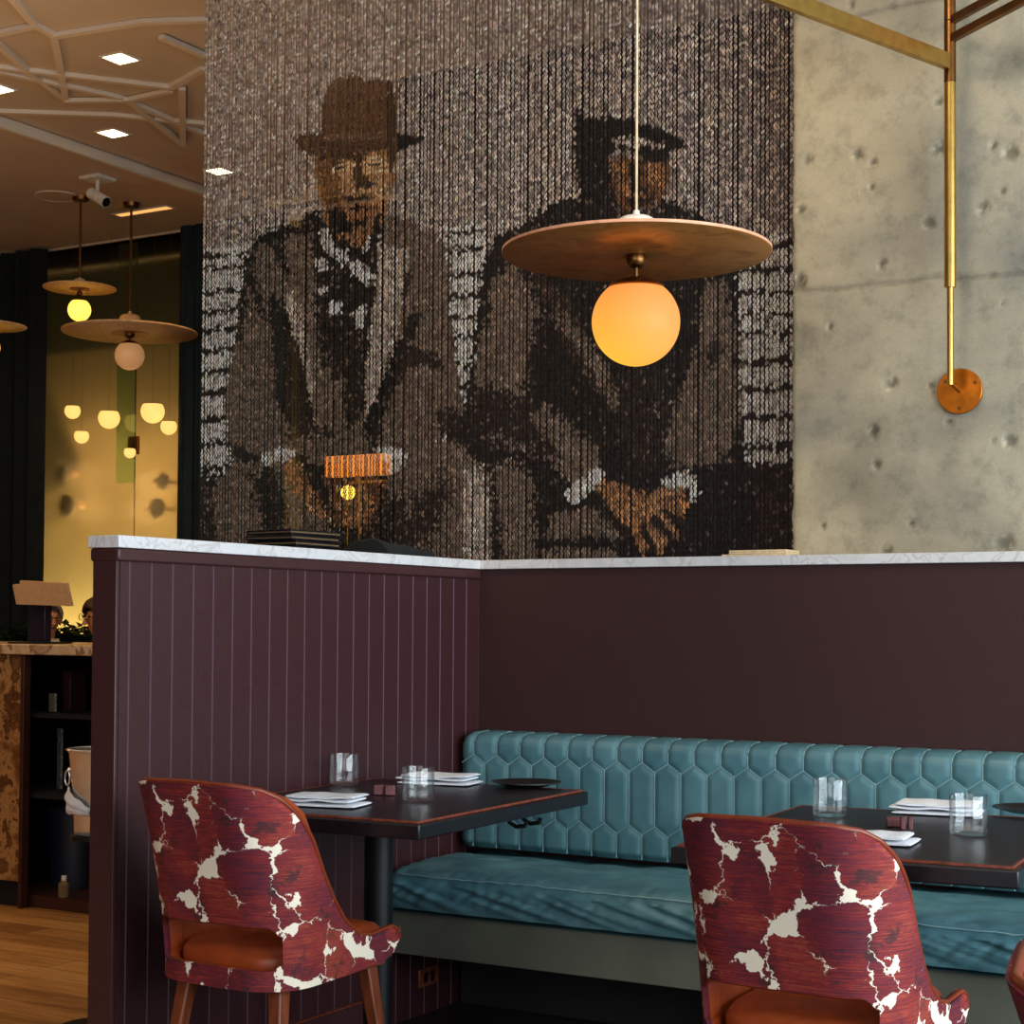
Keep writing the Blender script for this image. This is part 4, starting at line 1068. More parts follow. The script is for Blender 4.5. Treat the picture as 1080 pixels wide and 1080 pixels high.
def make_chair(label, loc, rz):
    t = root('dining_chair', label, 'chair', loc, rz, 'patterned fabric dining chairs')
    NU, NV = 181, 33
    def build_shell(ins_o, ins_i, mat_, nm, top_off, hole_grow, parent, bot_off=0.0, smooth_n=60):
        mb = MB(); uvs = []
        HZ0, HZ1 = .428-hole_grow, .528+hole_grow*.6
        def zrow(a, v):
            zb__, zt__ = zbot(a)+bot_off, ztop(a)-top_off
            rc_ = max(0, 1-abs(a-.187)/.035)**2
            hz0, hz1 = HZ0+.016*rc_, HZ1-.026*rc_
            # rows align with the opening's edges near the back
            f0, f1 = 5/(NV-1), 11/(NV-1)
            w = 1 if a < .22 else max(0, 1-(a-.22)/.08)
            if v < f0: zz_ = zb__+(hz0-zb__)*v/f0
            elif v < f1: zz_ = hz0+(hz1-hz0)*(v-f0)/(f1-f0)
            else: zz_ = hz1+(zt__-hz1)*(v-f1)/(1-f1)
            return zz_*w+(zb__+(zt__-zb__)*v)*(1-w)
        idx = {}
        for side, ins in ((0, ins_o), (1, ins_i)):
            for i in range(NU):
                s = -1+2*i/(NU-1); a = abs(s)*SMAX
                for j in range(NV):
                    v = j/(NV-1); z = zrow(a, v)
                    idx[(side, i, j)] = len(mb.v); mb.v.append(tuple(chair_pt(s, z, ins))); uvs.append((s*SMAX, z))
        def hole(i, j):
            s = abs(-1+2*(i+.5)/(NU-1))*SMAX
            lim = .187
            if 5 <= j < 11:
                return s < lim
            return False
        def quad(a, b2, c2, d2): mb.f.append((a, b2, c2, d2)); mb.mi.append(0)
        for i in range(NU-1):
            for j in range(NV-1):
                if hole(i, j): continue
                quad(*[idx[(0,)+q] for q in ((i,j),(i+1,j),(i+1,j+1),(i,j+1))]); quad(*[idx[(1,)+q] for q in ((i,j+1),(i+1,j+1),(i+1,j),(i,j))])
                for (di, dj, e0, e1) in ((-1,0,(i,j),(i,j+1)), (1,0,(i+1,j),(i+1,j+1)), (0,-1,(i,j),(i+1,j)), (0,1,(i,j+1),(i+1,j+1))):
                    ii, jj = i+di, j+dj
                    if not (0 <= ii < NU-1 and 0 <= jj < NV-1) or hole(ii, jj):
                        quad(idx[(0,)+e0], idx[(0,)+e1], idx[(1,)+e1], idx[(1,)+e0])
        o = mb.build(nm, mat_, parent, smooth=smooth_n, bevel=0)
        uvl = o.data.uv_layers.new(name='cloth')
        li = np.zeros(len(o.data.loops), np.int32); o.data.loops.foreach_get('vertex_index', li)
        uvl.data.foreach_set('uv', np.array(uvs, np.float32)[li].ravel())
        return o
    sh = build_shell(0, .013, M['fabric'], 'shell', 0, 0, t)
    build_shell(.0134, .034, M['leather'], 'inner_lining', .004, .004, t, bot_off=.03)
    # piping along the whole top edge and around the opening
    mb = MB(); pts = []
    for i in range(0, 161):
        s = -1+2*i/160; a = abs(s)*SMAX; pts.append(chair_pt(s, ztop(a)+.001, .011))
    mb.tube(pts, .0062, 10)
    e_ = []
    for i in range(0, 41):
        s = (-1+2*i/40)*.185/SMAX; aa = abs(s)*SMAX; e_.append(chair_pt(s, .528-.026*max(0, 1-abs(aa-.187)/.035)**2, .006))
    mb.tube(e_, .0035, 8)
    mb.build('piping', M['piping'], t, smooth=60)
    # seat cushion, rounded
    mb = MB(); nn = 48; rows = []
    prof_ = [(0,.405),(.93,.405),(.985,.412),(1,.425),(1,.445),(.985,.461),(.94,.472),(.8,.479),(.5,.484),(0,.486)]
    hw2, yb2, yf2 = .169, -.198, .245
    def outline(k):
        an = 2*PI*k/nn; c_, s__ = math.cos(an), math.sin(an); e = .42
        return math.copysign(abs(c_)**e, c_)*hw2, (yb2+yf2)/2+math.copysign(abs(s__)**e, s__)*(yf2-yb2)/2
    base_i = len(mb.v)
    vs = []; fs = []
    for r_, z in prof_:
        for k in range(nn):
            x, y = outline(k); vs.append((x*r_, (yb2+yf2)/2+(y-(yb2+yf2)/2)*r_, z-(.012*max(0, (-y)/.2) if z > .45 else 0)))
    for i in range(len(prof_)-1):
        for k in range(nn):
            k2 = (k+1) % nn; fs.append((i*nn+k, i*nn+k2, (i+1)*nn+k2, (i+1)*nn+k))
    mb.add(vs, fs); st_ = mb.build('seat', M['leather'], t, smooth=60)
    MB().box((-.16,-.185,.376),(.16,.21,.4045)).build('seat_frame', M['leg_wood'], t, bevel=.004)
    for sx, sy in ((-1,-1),(1,-1),(-1,1),(1,1)):
        tx, ty = .135*sx, (.165 if sy > 0 else -.155); bx_, by_ = .182*sx, (.215 if sy > 0 else -.215)
        mb = MB(); w0, w1 = .019, .011
        vs = []
        for (cx_, cy_, z, w) in ((tx,ty,.392,w0),(bx_,by_,.0005,w1)):
            vs += [(cx_-w,cy_-w,z),(cx_+w,cy_-w,z),(cx_+w,cy_+w,z),(cx_-w,cy_+w,z)]
        mb.add(vs, [(0,1,2,3),(4,7,6,5),(0,4,5,1),(1,5,6,2),(2,6,7,3),(3,7,4,0)])
        mb.build('leg', M['leg_wood'], t, bevel=.004)
    return t
ch = make_chair('patterned red and white chair beside the grooved partition, its opening showing brown seat', (.367, -1.50, 0), RAD(-2))
dup(ch, (1.732, -1.482, 0), RAD(-4), 'patterned red and white chair in the right foreground, hiding the table corner')
dup(ch, (2.745, -2.79, 0), RAD(-80), 'patterned chair cut off at the right edge of the photo')

# ------------------------------------------------------------------ things on the ledge
# service station behind the partition carries them
stn = root('service_station', 'dark service station standing behind the partition', 'cabinet', (-.27, -.58, 0))
MB().box((-.15,-.55,.0005),(.15,.55,1.36)).build('body', M['dark_void'], stn, bevel=.004)
MB().box((-.15,-.55,1.3603),(.15,.55,LEDGE-.001)).build('top', M['black_wood'], stn, bevel=.003)
xm = -.19
for k in range(4):
    a_ = onx(xm, 268, 571-4.2*k); b2_ = onx(xm, 352, 577-4.2*k)
    z0 = LEDGE+.0003+.0165*k
    o = MB().box((-.09,-.115,0),(.09,.115,.005)).box((-.09,-.115,.0095),(.09,.115,.0145)).box((-.09,-.115,.005),(-.086,.115,.0095)).build('cover', M['black_wood'], None, bevel=.0012)
    t = root('menu_folder', ['black menu folder at the bottom of the ledge stack', 'second black menu folder from the bottom of the ledge stack', 'second black menu folder from the top of the ledge stack', 'black menu folder at the top of the ledge stack'][k], 'menu', ((-.22), onx(-.22, 310, 570).y+.006*(k % 2), z0), RAD(4-3*k), 'black menus stacked on the ledge')
    o.parent = t
    MB().box((-.0858,-.108,.0052),(.083,.108,.0093)).build('pages', simple('cream_pages', (120,95,60), .8), t, smooth=0)
# black cloth bundle
yc_ = onx(-.22, 422, 580).y
mb = MB()
def cloth(i, j):
    u = i/39; v = j/19; an = PI*v
    L_ = .34; y = (u-.5)*L_
    prof = .062*(1-.35*u)*(1 if u > .03 else .9)*math.sqrt(max(0, 1-max(0, (u-.8)/.2)**2))
    w = .09*(1-.2*u)*math.sqrt(max(.02, 1-max(0, (u-.85)/.15)**2))
    nz = noise.noise((u*5, v*4, 2))*.012+noise.noise((u*14, v*9, 5))*.004
    return (w*math.cos(an), y, max(.0006, (prof+nz)*abs(math.sin(an))**.6))
mb.grid(cloth, 40, 20); mb.f.append(tuple(range(0, 20))); mb.mi.append(0)
tag(mb.build('folded_apron', simple('black_cotton', (14,16,18), .9, bump=.2), None, smooth=60, loc=(-.24, yc_, LEDGE)), 'crumpled black cloth bundle on the ledge beside the menus', 'cloth')
# pale papers at the concrete end of the ledge
for k in range(3):
    z0 = LEDGE+.0004+.0062*k; p1 = ony(.05, 765+(8 if k else 0), 583); p2 = ony(.05, 833, 583)
    t = root('paper_stack', ['bottom pale card of the stack on the ledge by the concrete', 'middle pale card of the stack on the ledge by the concrete', 'top pale card of the stack on the ledge by the concrete'][k], 'card', ((p1.x+p2.x)/2, .07, z0), 0, 'pale cards stacked on the ledge')
    MB().box((-(p2.x-p1.x)/2,-.05,0),((p2.x-p1.x)/2,.06,.0056)).build('card', simple('cream_card', (215,190,150), .7), t, bevel=.0008)

# ------------------------------------------------------------------ host counter behind the partition
cy0 = .40; cxl, cxr = -3.6, -.98
ctr = root('host_counter', 'stone fronted host counter with open dark shelving and cream top', 'counter', (cxl, cy0, 0))
xe = ony(cy0, 25.5, 800).x
ztp = ony(cy0, 60, 680).z; zlo = ony(cy0, 60, 691).z
MB().box((0,-.02,zlo),(cxr-cxl,.75,ztp)).build('countertop', M['cream_stone'], ctr, bevel=.004)
MB().box((0,0,.11),(xe-cxl-.02,.03,zlo-.001)).box((0,.0301,.0005),(.03,.69,zlo-.001)).build('stone_panel', M['brown_stone'], ctr, bevel=.002)
MB().box((xe-cxl-.0195,-.008,.0005),(xe-cxl,.032,zlo-.001)).build('end_post', M['dark_brown'], ctr, bevel=.002)
MB().box((0.032,.031,.0005),(xe-cxl-.021,.045,.1095)).build('plinth', M['dark_void'], ctr, smooth=0)
MB().box((0,.70,.0005),(cxr-cxl,.72,zlo-.001)).build('back_panel', M['dark_void'], ctr, smooth=0)
MB().box((cxr-cxl-.02,0,.0005),(cxr-cxl,.699,zlo-.001)).build('side_panel', M['dark_void'], ctr, smooth=0)
for z0_, z1_, mt_ in ((.46,.48,'dark_void'),(.80,.815,'dark_void'),(.0005,.05,'dark_brown')):
    MB().box((.032,.05,z0_),(cxr-cxl-.021,.699,z1_)).build('shelf', M[mt_], ctr, smooth=0)
def shelf_box(nm, cat, label, px0, py0, px1, py1, y, zb__, mat_, dep=.1, bev=.003):
    a = ony(y, px0, py0); b2 = ony(y, px1, py1)
    w = b2.x-a.x; h = a.z-zb__
    return tag(MB().box((0,0,0.0006),(w,dep,h)).build(nm, mat_, None, bevel=bev, loc=(a.x, y, zb__)), label, cat)
zsh = .815
o = shelf_box('wooden_block', 'box', 'narrow brown wooden box on the counter shelf', 66, 708, 74, 733, cy0+.3, zsh, M['dark_brown'])
# printed sheets leaning
a = ony(cy0+.25, 57, 731); b2 = ony(cy0+.25, 70, 762)
mtc = simple('printed_card', (150,140,118), .7, nscale=160, namt=.5)
tag(MB().box((0,0,.0006),(.055,.012,a.z-zsh)).build('printed_booklet', mtc, None, bevel=.001, loc=(a.x, cy0+.22, zsh), rot=(0,0,RAD(-20))), 'pale printed booklet upright on the counter shelf', 'booklet')
# leaning striped paper on middle shelf
a = ony(cy0+.25, 62, 795)
mb = MB().box((-.03,0,.0006),(.03,.01,.26))
tag(mb.build('folded_leaflet', simple('grey_leaflet', (120,122,112), .7, nscale=40, namt=.6), None, loc=(a.x, cy0+.25, .48), rot=(0,0,RAD(-30))), 'grey folded leaflet upright behind the ice bucket', 'leaflet')
# bin
a = ony(cy0+.15, 29, 858); b2 = ony(cy0+.15, 60, 930)
bn = root('waste_bin', 'dark blue tapered bin under the counter shelf', 'bin', ((a.x+b2.x)/2+.02, cy0+.33, .0508))
MB().lathe([(0,0),(.10,0),(.125,.34),(.13,.345),(.122,.35),(.097,.01),(0,.01)], seg=32).build('body', M['navy_bin'], bn)
MB().lathe([(.122,.343),(.134,.343),(.134,.358),(.122,.358),(.122,.343)], seg=32).build('rim', M['black_metal'], bn)
a = ony(cy0+.08, 64, 925)
bt = root('small_bottle', 'small pale bottle on the bottom shelf beside the bin', 'bottle', (a.x+.02, cy0+.08, .0508))
MB().lathe([(0,0),(.022,0),(.024,.01),(.024,.055),(.01,.07),(0,.07)], seg=20).build('body', M['beige_knit'], bt)
MB().lathe([(0,.0702),(.011,.0702),(.011,.09),(0,.09)], seg=20).build('cap', M['white_paint'], bt)

# lectern board on the counter
c = onz(ztp, 43, 680); yL = cy0+.22
lc = root('menu_lectern', 'tan tilted menu board on a dark purple post on the counter', 'lectern', (0,0,0))
pa = ony(yL, 33.5, 640); pb = ony(yL, 50.5, 677)
lc.location = ((pa.x+pb.x)/2, yL, ztp)
hw = (pb.x-pa.x)/2
MB().box((-hw*2.0,-.09,.0006),(hw*2.2,.09,.008)).build('base', M['black_metal'], lc, bevel=.002)
MB().box((-hw,-.02,.008),(hw,.02,pa.z-ztp+.02)).build('post', M['purple_post'], lc, bevel=.002)
pts = [(13,617),(21,616.5),(20.5,612.8),(70.5,615.5),(75.5,639.5),(17,637.5)]
mb = MB(); w = []
for x, y in pts:
    q = ony(yL-.03-(y-612)*.0012*1.2, x, y); w.append(q)
dd = Vector((0,.012,.004))
n = len(w); vs = [q-lc.location for q in w]+[q-lc.location+dd for q in w]
mb.add(vs, [tuple(range(n)), tuple(range(2*n-1, n-1, -1))]+[(i,(i+1)%n,n+(i+1)%n,n+i) for i in range(n)])
mb.build('board', M['tan_board'], lc, bevel=.001)

# ice bucket on a floor stand
D3 = 5.0
c = atd(D3, 105, 835); rt, rbm = .096, .072
zr = atd(D3, 100, 790).z; zbm = atd(D3, 100, 880).z
bk = root('ice_bucket', 'polished steel ice bucket with ring handle behind the partition end', 'ice bucket', (c.x, c.y, zbm))
H_ = zr-zbm
MB().lathe([(0,0),(rbm-.006,0),(rbm,.006),(rbm+.006,H_*.5),(rt-.006,H_-.01),(rt,H_-.004),(rt+.004,H_),(rt,H_+.003),(rt-.006,H_-.003),(rbm+.002,H_*.5),(rbm-.006,.012),(0,.01)], seg=64).build('body', M['silver'], bk, smooth=60)
for sg in (-1, 1):
    hp = -R0*sg; ctr_ = hp*(rbm+.020)+Vector((0,0,H_*.66))
    mb = MB(); ring = [ctr_+hp*.004+Fh*math.cos(a)*.0+ (Vector((0,0,1))*math.sin(a)*.022) + (hp*math.cos(a)*.008+Fh*math.cos(a)*.004) for a in [2*PI*k/24 for k in range(24)]]
    mb.tube(ring, .003, 8, closed=True); mb.tube([hp*(rbm+.006)+Vector((0,0,H_*.76)), hp*(rt*.98)+Vector((0,0,H_*.76))], .006, 10)
    mb.build('ring_handle', M['silver'], bk, smooth=60)
sd = root('bucket_stand', 'dark floor stand carrying the steel ice bucket', 'stand', (c.x, c.y, 0))
MB().lathe([(0,zbm-.012),(.085,zbm-.012),(.085,zbm-.0006),(0,zbm-.0006)], seg=32).build('tray', M['black_metal'], sd)
MB().tube([(0,0,.01),(0,0,zbm-.012)], .012, 16).build('pole', M['black_metal'], sd)
MB().lathe([(0,.0005),(.11,.0005),(.11,.01),(0,.014)], seg=32).build('base', M['black_metal'], sd)
# white napkin draped on the bucket
mb = MB(); base = -R0*(rbm+.012)+Vector((0,0,H_*.36))
cl_ = c.copy(); cl_.z = zbm
def drape(i, j):
    u = i/15; v = j/15; an = RAD(232)+RAD(-78)*u + YAW*0
    an = math.atan2(-R0.y, -R0.x)-RAD(8)+RAD(95)*u
    rr2 = rbm+.014+.007*noise.noise((u*5, v*4, 1))+.006*math.sin(PI*v)
    top_ = H_*.56-.30*H_*abs(u-.22)**1.1*1.0
    z = top_-(top_-H_*.27)*v+.005*noise.noise((u*6, v*2, 4))
    return (rr2*math.cos(an), rr2*math.sin(an), z)
mb.grid(drape, 16, 16)
dn = mb.build('napkin', M['napkin'], None, smooth=60, loc=(c.x, c.y, zbm)); md = dn.modifiers.new('th', 'SOLIDIFY'); md.thickness = .006; md.offset = 1
tag(dn, 'white napkin tied around the steel ice bucket', 'napkin')

# ------------------------------------------------------------------ far room: glass front, drapes, globes
def drapery(name, label, x0, x1, y, z0, z1, mat_, pitch=.12, amp=.05):
    mb = MB(); n_ = int((x1-x0)/pitch*14)
    def Pd(i, j):
        x = x0+(x1-x0)*i/n_; z = z0+(z1-z0)*j/3
        ph = 2*PI*x/pitch+.8*noise.noise((x*3, 0, 1))
        return (x+.012*math.sin(ph*2), y+amp*math.sin(ph)*(.75+.25*math.sin(x*7))+.006*noise.noise((x*9, z, 0)), z)
    mb.grid(Pd, n_+1, 4); o = mb.build(name, mat_, None, smooth=70)
    md = o.modifiers.new('th', 'SOLIDIFY'); md.thickness = .012
    return tag(o, label, 'drape')
yD = 4.04
xa = ony(yD, 43, 400).x; xb = ony(yD, 190, 400).x
zD = bz-.03
drapery('drape', 'near black velvet drape at the left edge of the far room', -7.95, xa, yD, .01, zD, M['black_drape'], .16, .06)
drapery('drape', 'narrow deep teal drape beside the chain curtain', xb, xb+.9, yD, .01, zD, M['teal_drape'], .13, .04)
# behind the curtain the far wall is lined with dark drape
drapery('drape', 'dark drape lining the far wall behind the chain curtain', xb+.95, -2.05, yD+.1, .01, zD, M['black_drape'], .2, .05)
# glass front in two leaves with a brass clip
yG = 4.3
xc = ony(yG, 142, 470).x
gp = root('glass_screen', 'tall frameless glass screen with a brass clip between the drapes', 'glass screen', (xc, yG, 0))
MB().box((xa-xc-.6,0,.0005),(-.004,.01,bz-.004)).build('pane', M['pane_glass'], gp, smooth=0)
MB().box((.004,0,.0005),(xb-xc+.05,.01,bz-.004)).build('pane', M['pane_glass'], gp, smooth=0)
zc1 = ony(yG, 142, 470).z
MB().box((-.05,-.02,zc1-.065),(.05,-.0005,zc1+.065)).build('clip', M['amber_metal'], gp, bevel=.004)
# green tinted glass panel with rounded lower corner
q0 = ony(yG-.1, 120, 510); q1 = ony(yG-.1, 142, 222)
mb = MB(); rr = .06; X0, X1, Zb, Zt = q0.x, ony(yG-.1, 178, 500).x, q0.z, bz-.03
out = [(X1-rr+rr*math.cos(a), Zb+rr+rr*math.sin(a)) for a in [-PI/2+PI/2*k/8 for k in range(9)]]+[(X1, Zt), (X0, Zt)]+[(X0+rr-rr*math.cos(a), Zb+rr-rr*math.sin(a)) for a in [PI/2*k/8 for k in range(9)]]
n = len(out); vs = [(x, y, z) for y in (yG-.08, yG-.07) for x, z in out]
mb.add(vs, [tuple(range(n)), tuple(range(2*n-1, n-1, -1))]+[(i,(i+1)%n,n+(i+1)%n,n+i) for i in range(n)])
# narrow to x 120..142
gw = ony(yG-.1, 141, 400).x-X0
mb.v = [(X0+(x-X0)*gw/(X1-X0), y, z) for x, y, z in mb.v]
tag(mb.build('hanging_glass_panel', M['green_glass'], None, smooth=0), 'green tinted hanging glass panel with rounded corners by the brass clip', 'glass panel')
# lamp reflections in the glass, modelled as small opal globes on fine rods
GG = 'lamp reflections in the glass, modelled as flat topped opal globes'
glabels = ['reflected opal globe highest at the left of the glass', 'mid sized reflected opal globe left of the green glass edge', 'low left reflected opal globe of the glass', 'largest reflected opal globe, near the teal drape',
           'reflected opal globe lowest beside the teal drape', 'small reflected opal globe partly behind the brass clip']
for (px, py, r_), lb in zip(((76.5,433.5,8.3),(115,441,11.3),(86,460,7.7),(161,434,12.5),(178,450,8.6),(137,477,6.2)), glabels):
    yy = 4.09; c = ony(yy, px, py); Dd = (c-CAM).dot(FW); r = r_*Dd/FPX
    t = root('reflected_globe', lb, 'pendant lamp', (c.x, c.y, c.z), 0, GG)
    MB().lathe([(0,-r)]+[(r*math.sin(a), -r*math.cos(a)) for a in [PI*i/24 for i in range(1, 18)]]+[(0, -r*math.cos(PI*17/24))], seg=40).build('globe', M['globe_reflection'], t, smooth=60)
    MB().lathe([(0,r*.615),(r*.68,r*.615),(r*.62,r*.68),(0,r*.7)], seg=32).build('cap', M['old_brass'], t)
    MB().tube([(0,0,r*.69),(0,0,Z1-c.z-.001)], .0009, 6).build('rod', M['old_brass'], t)
# round wall sconces on the far wall
for (px, py, r_, sx), lb in zip(((66,500,9,1),(71,533,12,1),(172,508,9,-1),(166,536,11,-1)), ('upper left round sconce glowing on the far wall','lower left round sconce glowing on the far wall','upper right round sconce glowing on the far wall','lower right round sconce glowing on the far wall')):
    c = ony(4.62, px, py); Dd = (c-CAM).dot(FW); r = r_*Dd/FPX
    t = root('wall_sconce', lb, 'wall lamp', (c.x, c.y, c.z), 0, 'round sconces on the far wall')
    d_ = MB().lathe([(0,-.006),(r,-.006),(r,.006),(0,.006)], seg=40).build('disc', M['cream_wall'], t, rot=(RAD(90),0,0), bevel=.002)
    bl = MB().lathe([(0,-.03)]+[(.03*math.sin(a), -.03*math.cos(a)) for a in [PI*i/12 for i in range(1, 12)]]+[(0,.03)], seg=20).build('bulb', M['pale_disc'], t, loc=(sx*(r+.03),.03,0))
    MB().tube([(0,.006,0),(0,.178,0)], .012, 10).tube([(0,.035,0),(sx*(r+.01),.032,0)], .005, 8).build('arm', M['old_brass'], t)
    ld = bpy.data.lights.new('sconce_glow', 'POINT'); ld.energy = 9; ld.color = (1,.55,.2); ld.shadow_soft_size = 0
    lo = bpy.data.objects.new('sconce_glow', ld); COL.objects.link(lo); lo.location = (c.x+sx*(r+.08), 4.64, c.z-.02)

# doorway reflection modelled as a glowing amber box, with globe, behind the curtain
ya = 3.3
p0, p1 = ony(ya, 342, 503), ony(ya, 405, 478)
t = root('amber_reflection_box', 'glowing amber box modelling a doorway reflection, seen through the chain curtain', 'wall lamp', ((p0.x+p1.x)/2, ya, p0.z))
w_ = (p1.x-p0.x)/2
MB().box((-w_,0,0),(w_,.08,p1.z-p0.z)).build('glow_box', M['amber_lit'], t, bevel=.005)
pg = ony(ya, 376, 508)
MB().box((pg.x-t.location.x-.006,.03,-p0.z+.001),(pg.x-t.location.x+.006,.05,-.012)).build('post', M['brass'], t, smooth=0)
MB().box((pg.x-t.location.x-.07,.025,-.045),(w_,.055,-.0301)).box((-.01,.03,-.031),(.01,.05,-.0005)).build('crossbar', M['brass'], t, smooth=0)
c = ony(ya, 364, 519); 
g2 = root('globe_lamp', 'small lit globe under the amber box behind the chain curtain', 'lamp', (c.x, c.y+.03, c.z))
MB().lathe([(0,-.043)]+[(.043*math.sin(a), -.043*math.cos(a)) for a in [PI*i/16 for i in range(1, 16)]]+[(0,.043)], seg=32).build('globe', M['globe_lit2'], g2, smooth=60)
MB().tube([(0,0,-c.z+.001),(0,0,-.042)], .006, 8).build('stem', M['brass'], g2)

# ------------------------------------------------------------------ people seated far behind the counter
def skin(name, pts, edges, rad, mat_, parent, sub=2):
    me = bpy.data.meshes.new(name); me.from_pydata([tuple(p) for p in pts], edges, []); me.materials.append(mat_)
    o = bpy.data.objects.new(name, me); COL.objects.link(o)
    md = o.modifiers.new('skin', 'SKIN'); md.use_smooth_shade = True
    for i, v in enumerate(me.skin_vertices[0].data):
        r = rad[i]; v.radius = (r, r) if not isinstance(r, tuple) else r
        v.use_root = (i == 0)
    sb = o.modifiers.new('sub', 'SUBSURF'); sb.levels = sub; sb.render_levels = sub
    if parent: o.parent = parent
    return o
def person(label, head, face, hairm, topm, shirt, female=False):
    # head = world position of the head centre; face = yaw of the look direction; local +Y is forward
    seat = .47; hz = head.z
    t = root('person', label, 'person', (head.x, head.y, 0), face)
    nk = hz-.13; sh_ = hz-.21
    P_ = [(0,-.10,seat+.09),(0,-.08,seat+.28),(0,-.06,sh_-.04),(0,-.045,nk-.01),(0,-.02,nk+.05),(0,-.005,hz-.04),(0,.0,hz),(0,-.008,hz+.055)]
    rr_ = [.135,.125,.13,.06,.052,.062,.078,.066]
    E = [(i, i+1) for i in range(7)]
    for s in (-1, 1):
        b0 = len(P_)
        P_ += [(s*.09,-.06,seat+.08),(s*.10,.36,seat+.07),(s*.10,.40,.10),(s*.10,.50,.04)]; rr_ += [.10,.065,.042,.035]
        E += [(0,b0),(b0,b0+1),(b0+1,b0+2),(b0+2,b0+3)]
        b1 = len(P_)
        P_ += [(s*.17,-.055,sh_-.02),(s*.23,.02,sh_-.28),(s*.16,.24,sh_-.30),(s*.14,.30,sh_-.30)]; rr_ += [.065,.045,.034,.03]
        E += [(2,b1),(b1,b1+1),(b1+1,b1+2),(b1+2,b1+3)]
        for f in range(5):
            b2__ = len(P_); off = (f-2)*.018
            ln_ = (.035,.045,.05,.045,.03)[f]
            if f == 0: P_ += [(s*.14-s*.04,.315,sh_-.29),(s*.14-s*.05,.335,sh_-.285)]
            else: P_ += [(s*.14+s*off,.335,sh_-.30),(s*.14+s*off,.335+ln_,sh_-.315)]
            rr_ += [.010,.008]; E += [(b1+3,b2__),(b2__,b2__+1)]
    body = skin('body', P_, E, rr_, M['skin'], t)
    # face details: nose, ears, mouth
    mb = MB(); mb.lathe([(0,-.012),(.013,-.006),(.011,.01),(.006,.028),(0,.034)], (0,.082,hz-.028), 12)
    mb.build('nose', M['skin'], t, smooth=60)
    for s in (-1, 1):
        e_ = MB(); e_.lathe([(0,-.03),(.010,-.02),(.014,0),(.010,.022),(0,.03)], (s*.08,-.01,hz-.01), 12); e_.build('ear', M['skin'], t, smooth=60)
    MB().box((-.022,.073,hz-.058),(.022,.080,hz-.052)).build('mouth', M['dark_brown'], t, bevel=.002)
    for s in (-1, 1):
        MB().lathe([(0,-.008),(.008,0),(0,.008)], (s*.03,.072,hz+.008), 12).build('eye', M['dark_void'], t, smooth=60)
    # glasses
    mb = MB()
    for s in (-1, 1):
        mb.tube([(s*.034+.022*math.cos(a), .088, hz+.006+.017*math.sin(a)) for a in [2*PI*k/16 for k in range(16)]], .0022, 6, closed=True)
        mb.tube([(s*.056,.088,hz+.01),(s*.082,.0,hz+.008)], .002, 6)
    mb.tube([(-.012,.088,hz+.008),(.012,.088,hz+.008)], .002, 6); mb.build('glasses', M['black_metal'], t, smooth=60)
    # hair
    def hair(i, j):
        a = 2*PI*i/32; v = j/12*RAD(118 if female else 104)
        fr = max(0, math.sin(a))
        v *= 1-(.60 if not female else .45)*fr
        r = 1+.06*noise.noise((math.cos(a)*3, math.sin(a)*3, v*4))
        return (.094*math.sin(v)*math.cos(a)*r, -.008+.104*math.sin(v)*math.sin(a)*r, hz+.018+.105*math.cos(v)*r)
    mb = MB(); mb.grid(hair, 33, 13); ho = mb.build('hair', hairm, t, smooth=70); md = ho.modifiers.new('th', 'SOLIDIFY'); md.thickness = .02; md.offset = -1
    # jacket
    J = [(0,-.10,seat+.10),(0,-.08,seat+.28),(0,-.06,sh_-.05),(0,-.05,nk-.03)]; JR = [.152,.142,.145,.075]; JE = [(0,1),(1,2),(2,3)]
    for s in (-1, 1):
        b0 = len(J); J += [(s*.17,-.055,sh_-.025),(s*.23,.02,sh_-.28),(s*.17,.22,sh_-.30)]; JR += [.08,.06,.045]; JE += [(2,b0),(b0,b0+1),(b0+1,b0+2)]
    skin('jacket', J, JE, JR, topm, t)
    if shirt:
        mb = MB(); mb.add([(-.05,.075,nk-.02),(.05,.075,nk-.02),(0,.098,sh_-.13),(-.05,.045,nk+.01),(.05,.045,nk+.01)], [(0,1,2),(3,4,1,0)])
        so = mb.build('shirt', M['shirt'], t); md = so.modifiers.new('th', 'SOLIDIFY'); md.thickness = .008
    return t
h1 = atd(10.4, 51, 653); h2 = atd(9.1, 104, 652)
ang = math.atan2(Fh.y, Fh.x)
person('grey haired person in glasses, dark suit and white shirt behind the menu board', h1, math.atan2(-Fh.y, -Fh.x)-PI/2+RAD(38), M['grey_hair'], M['suit'], True)
person('dark haired person in glasses and beige top at the partition edge', h2, math.atan2(-Fh.y, -Fh.x)-PI/2-RAD(48), M['brown_hair'], M['beige_knit'], False, True)
for h, lb in ((h1, 'dark stool under the grey haired person'), (h2, 'dark stool under the dark haired person')):
    st2 = root('stool', lb, 'stool', (h.x, h.y, 0))
    f_ = math.atan2(-Fh.y, -Fh.x)-PI/2
    MB().lathe([(0,.36),(.19,.36),(.2,.37),(.2,.395),(.18,.406),(0,.408)], seg=32).build('seat', M['black_wood'], st2, smooth=50)
    for k in range(4):
        a = PI/4+PI/2*k; MB().tube([(.12*math.cos(a),.12*math.sin(a),.36),(.17*math.cos(a),.17*math.sin(a),.001)], .013, 10).build('leg', M['black_metal'], st2)
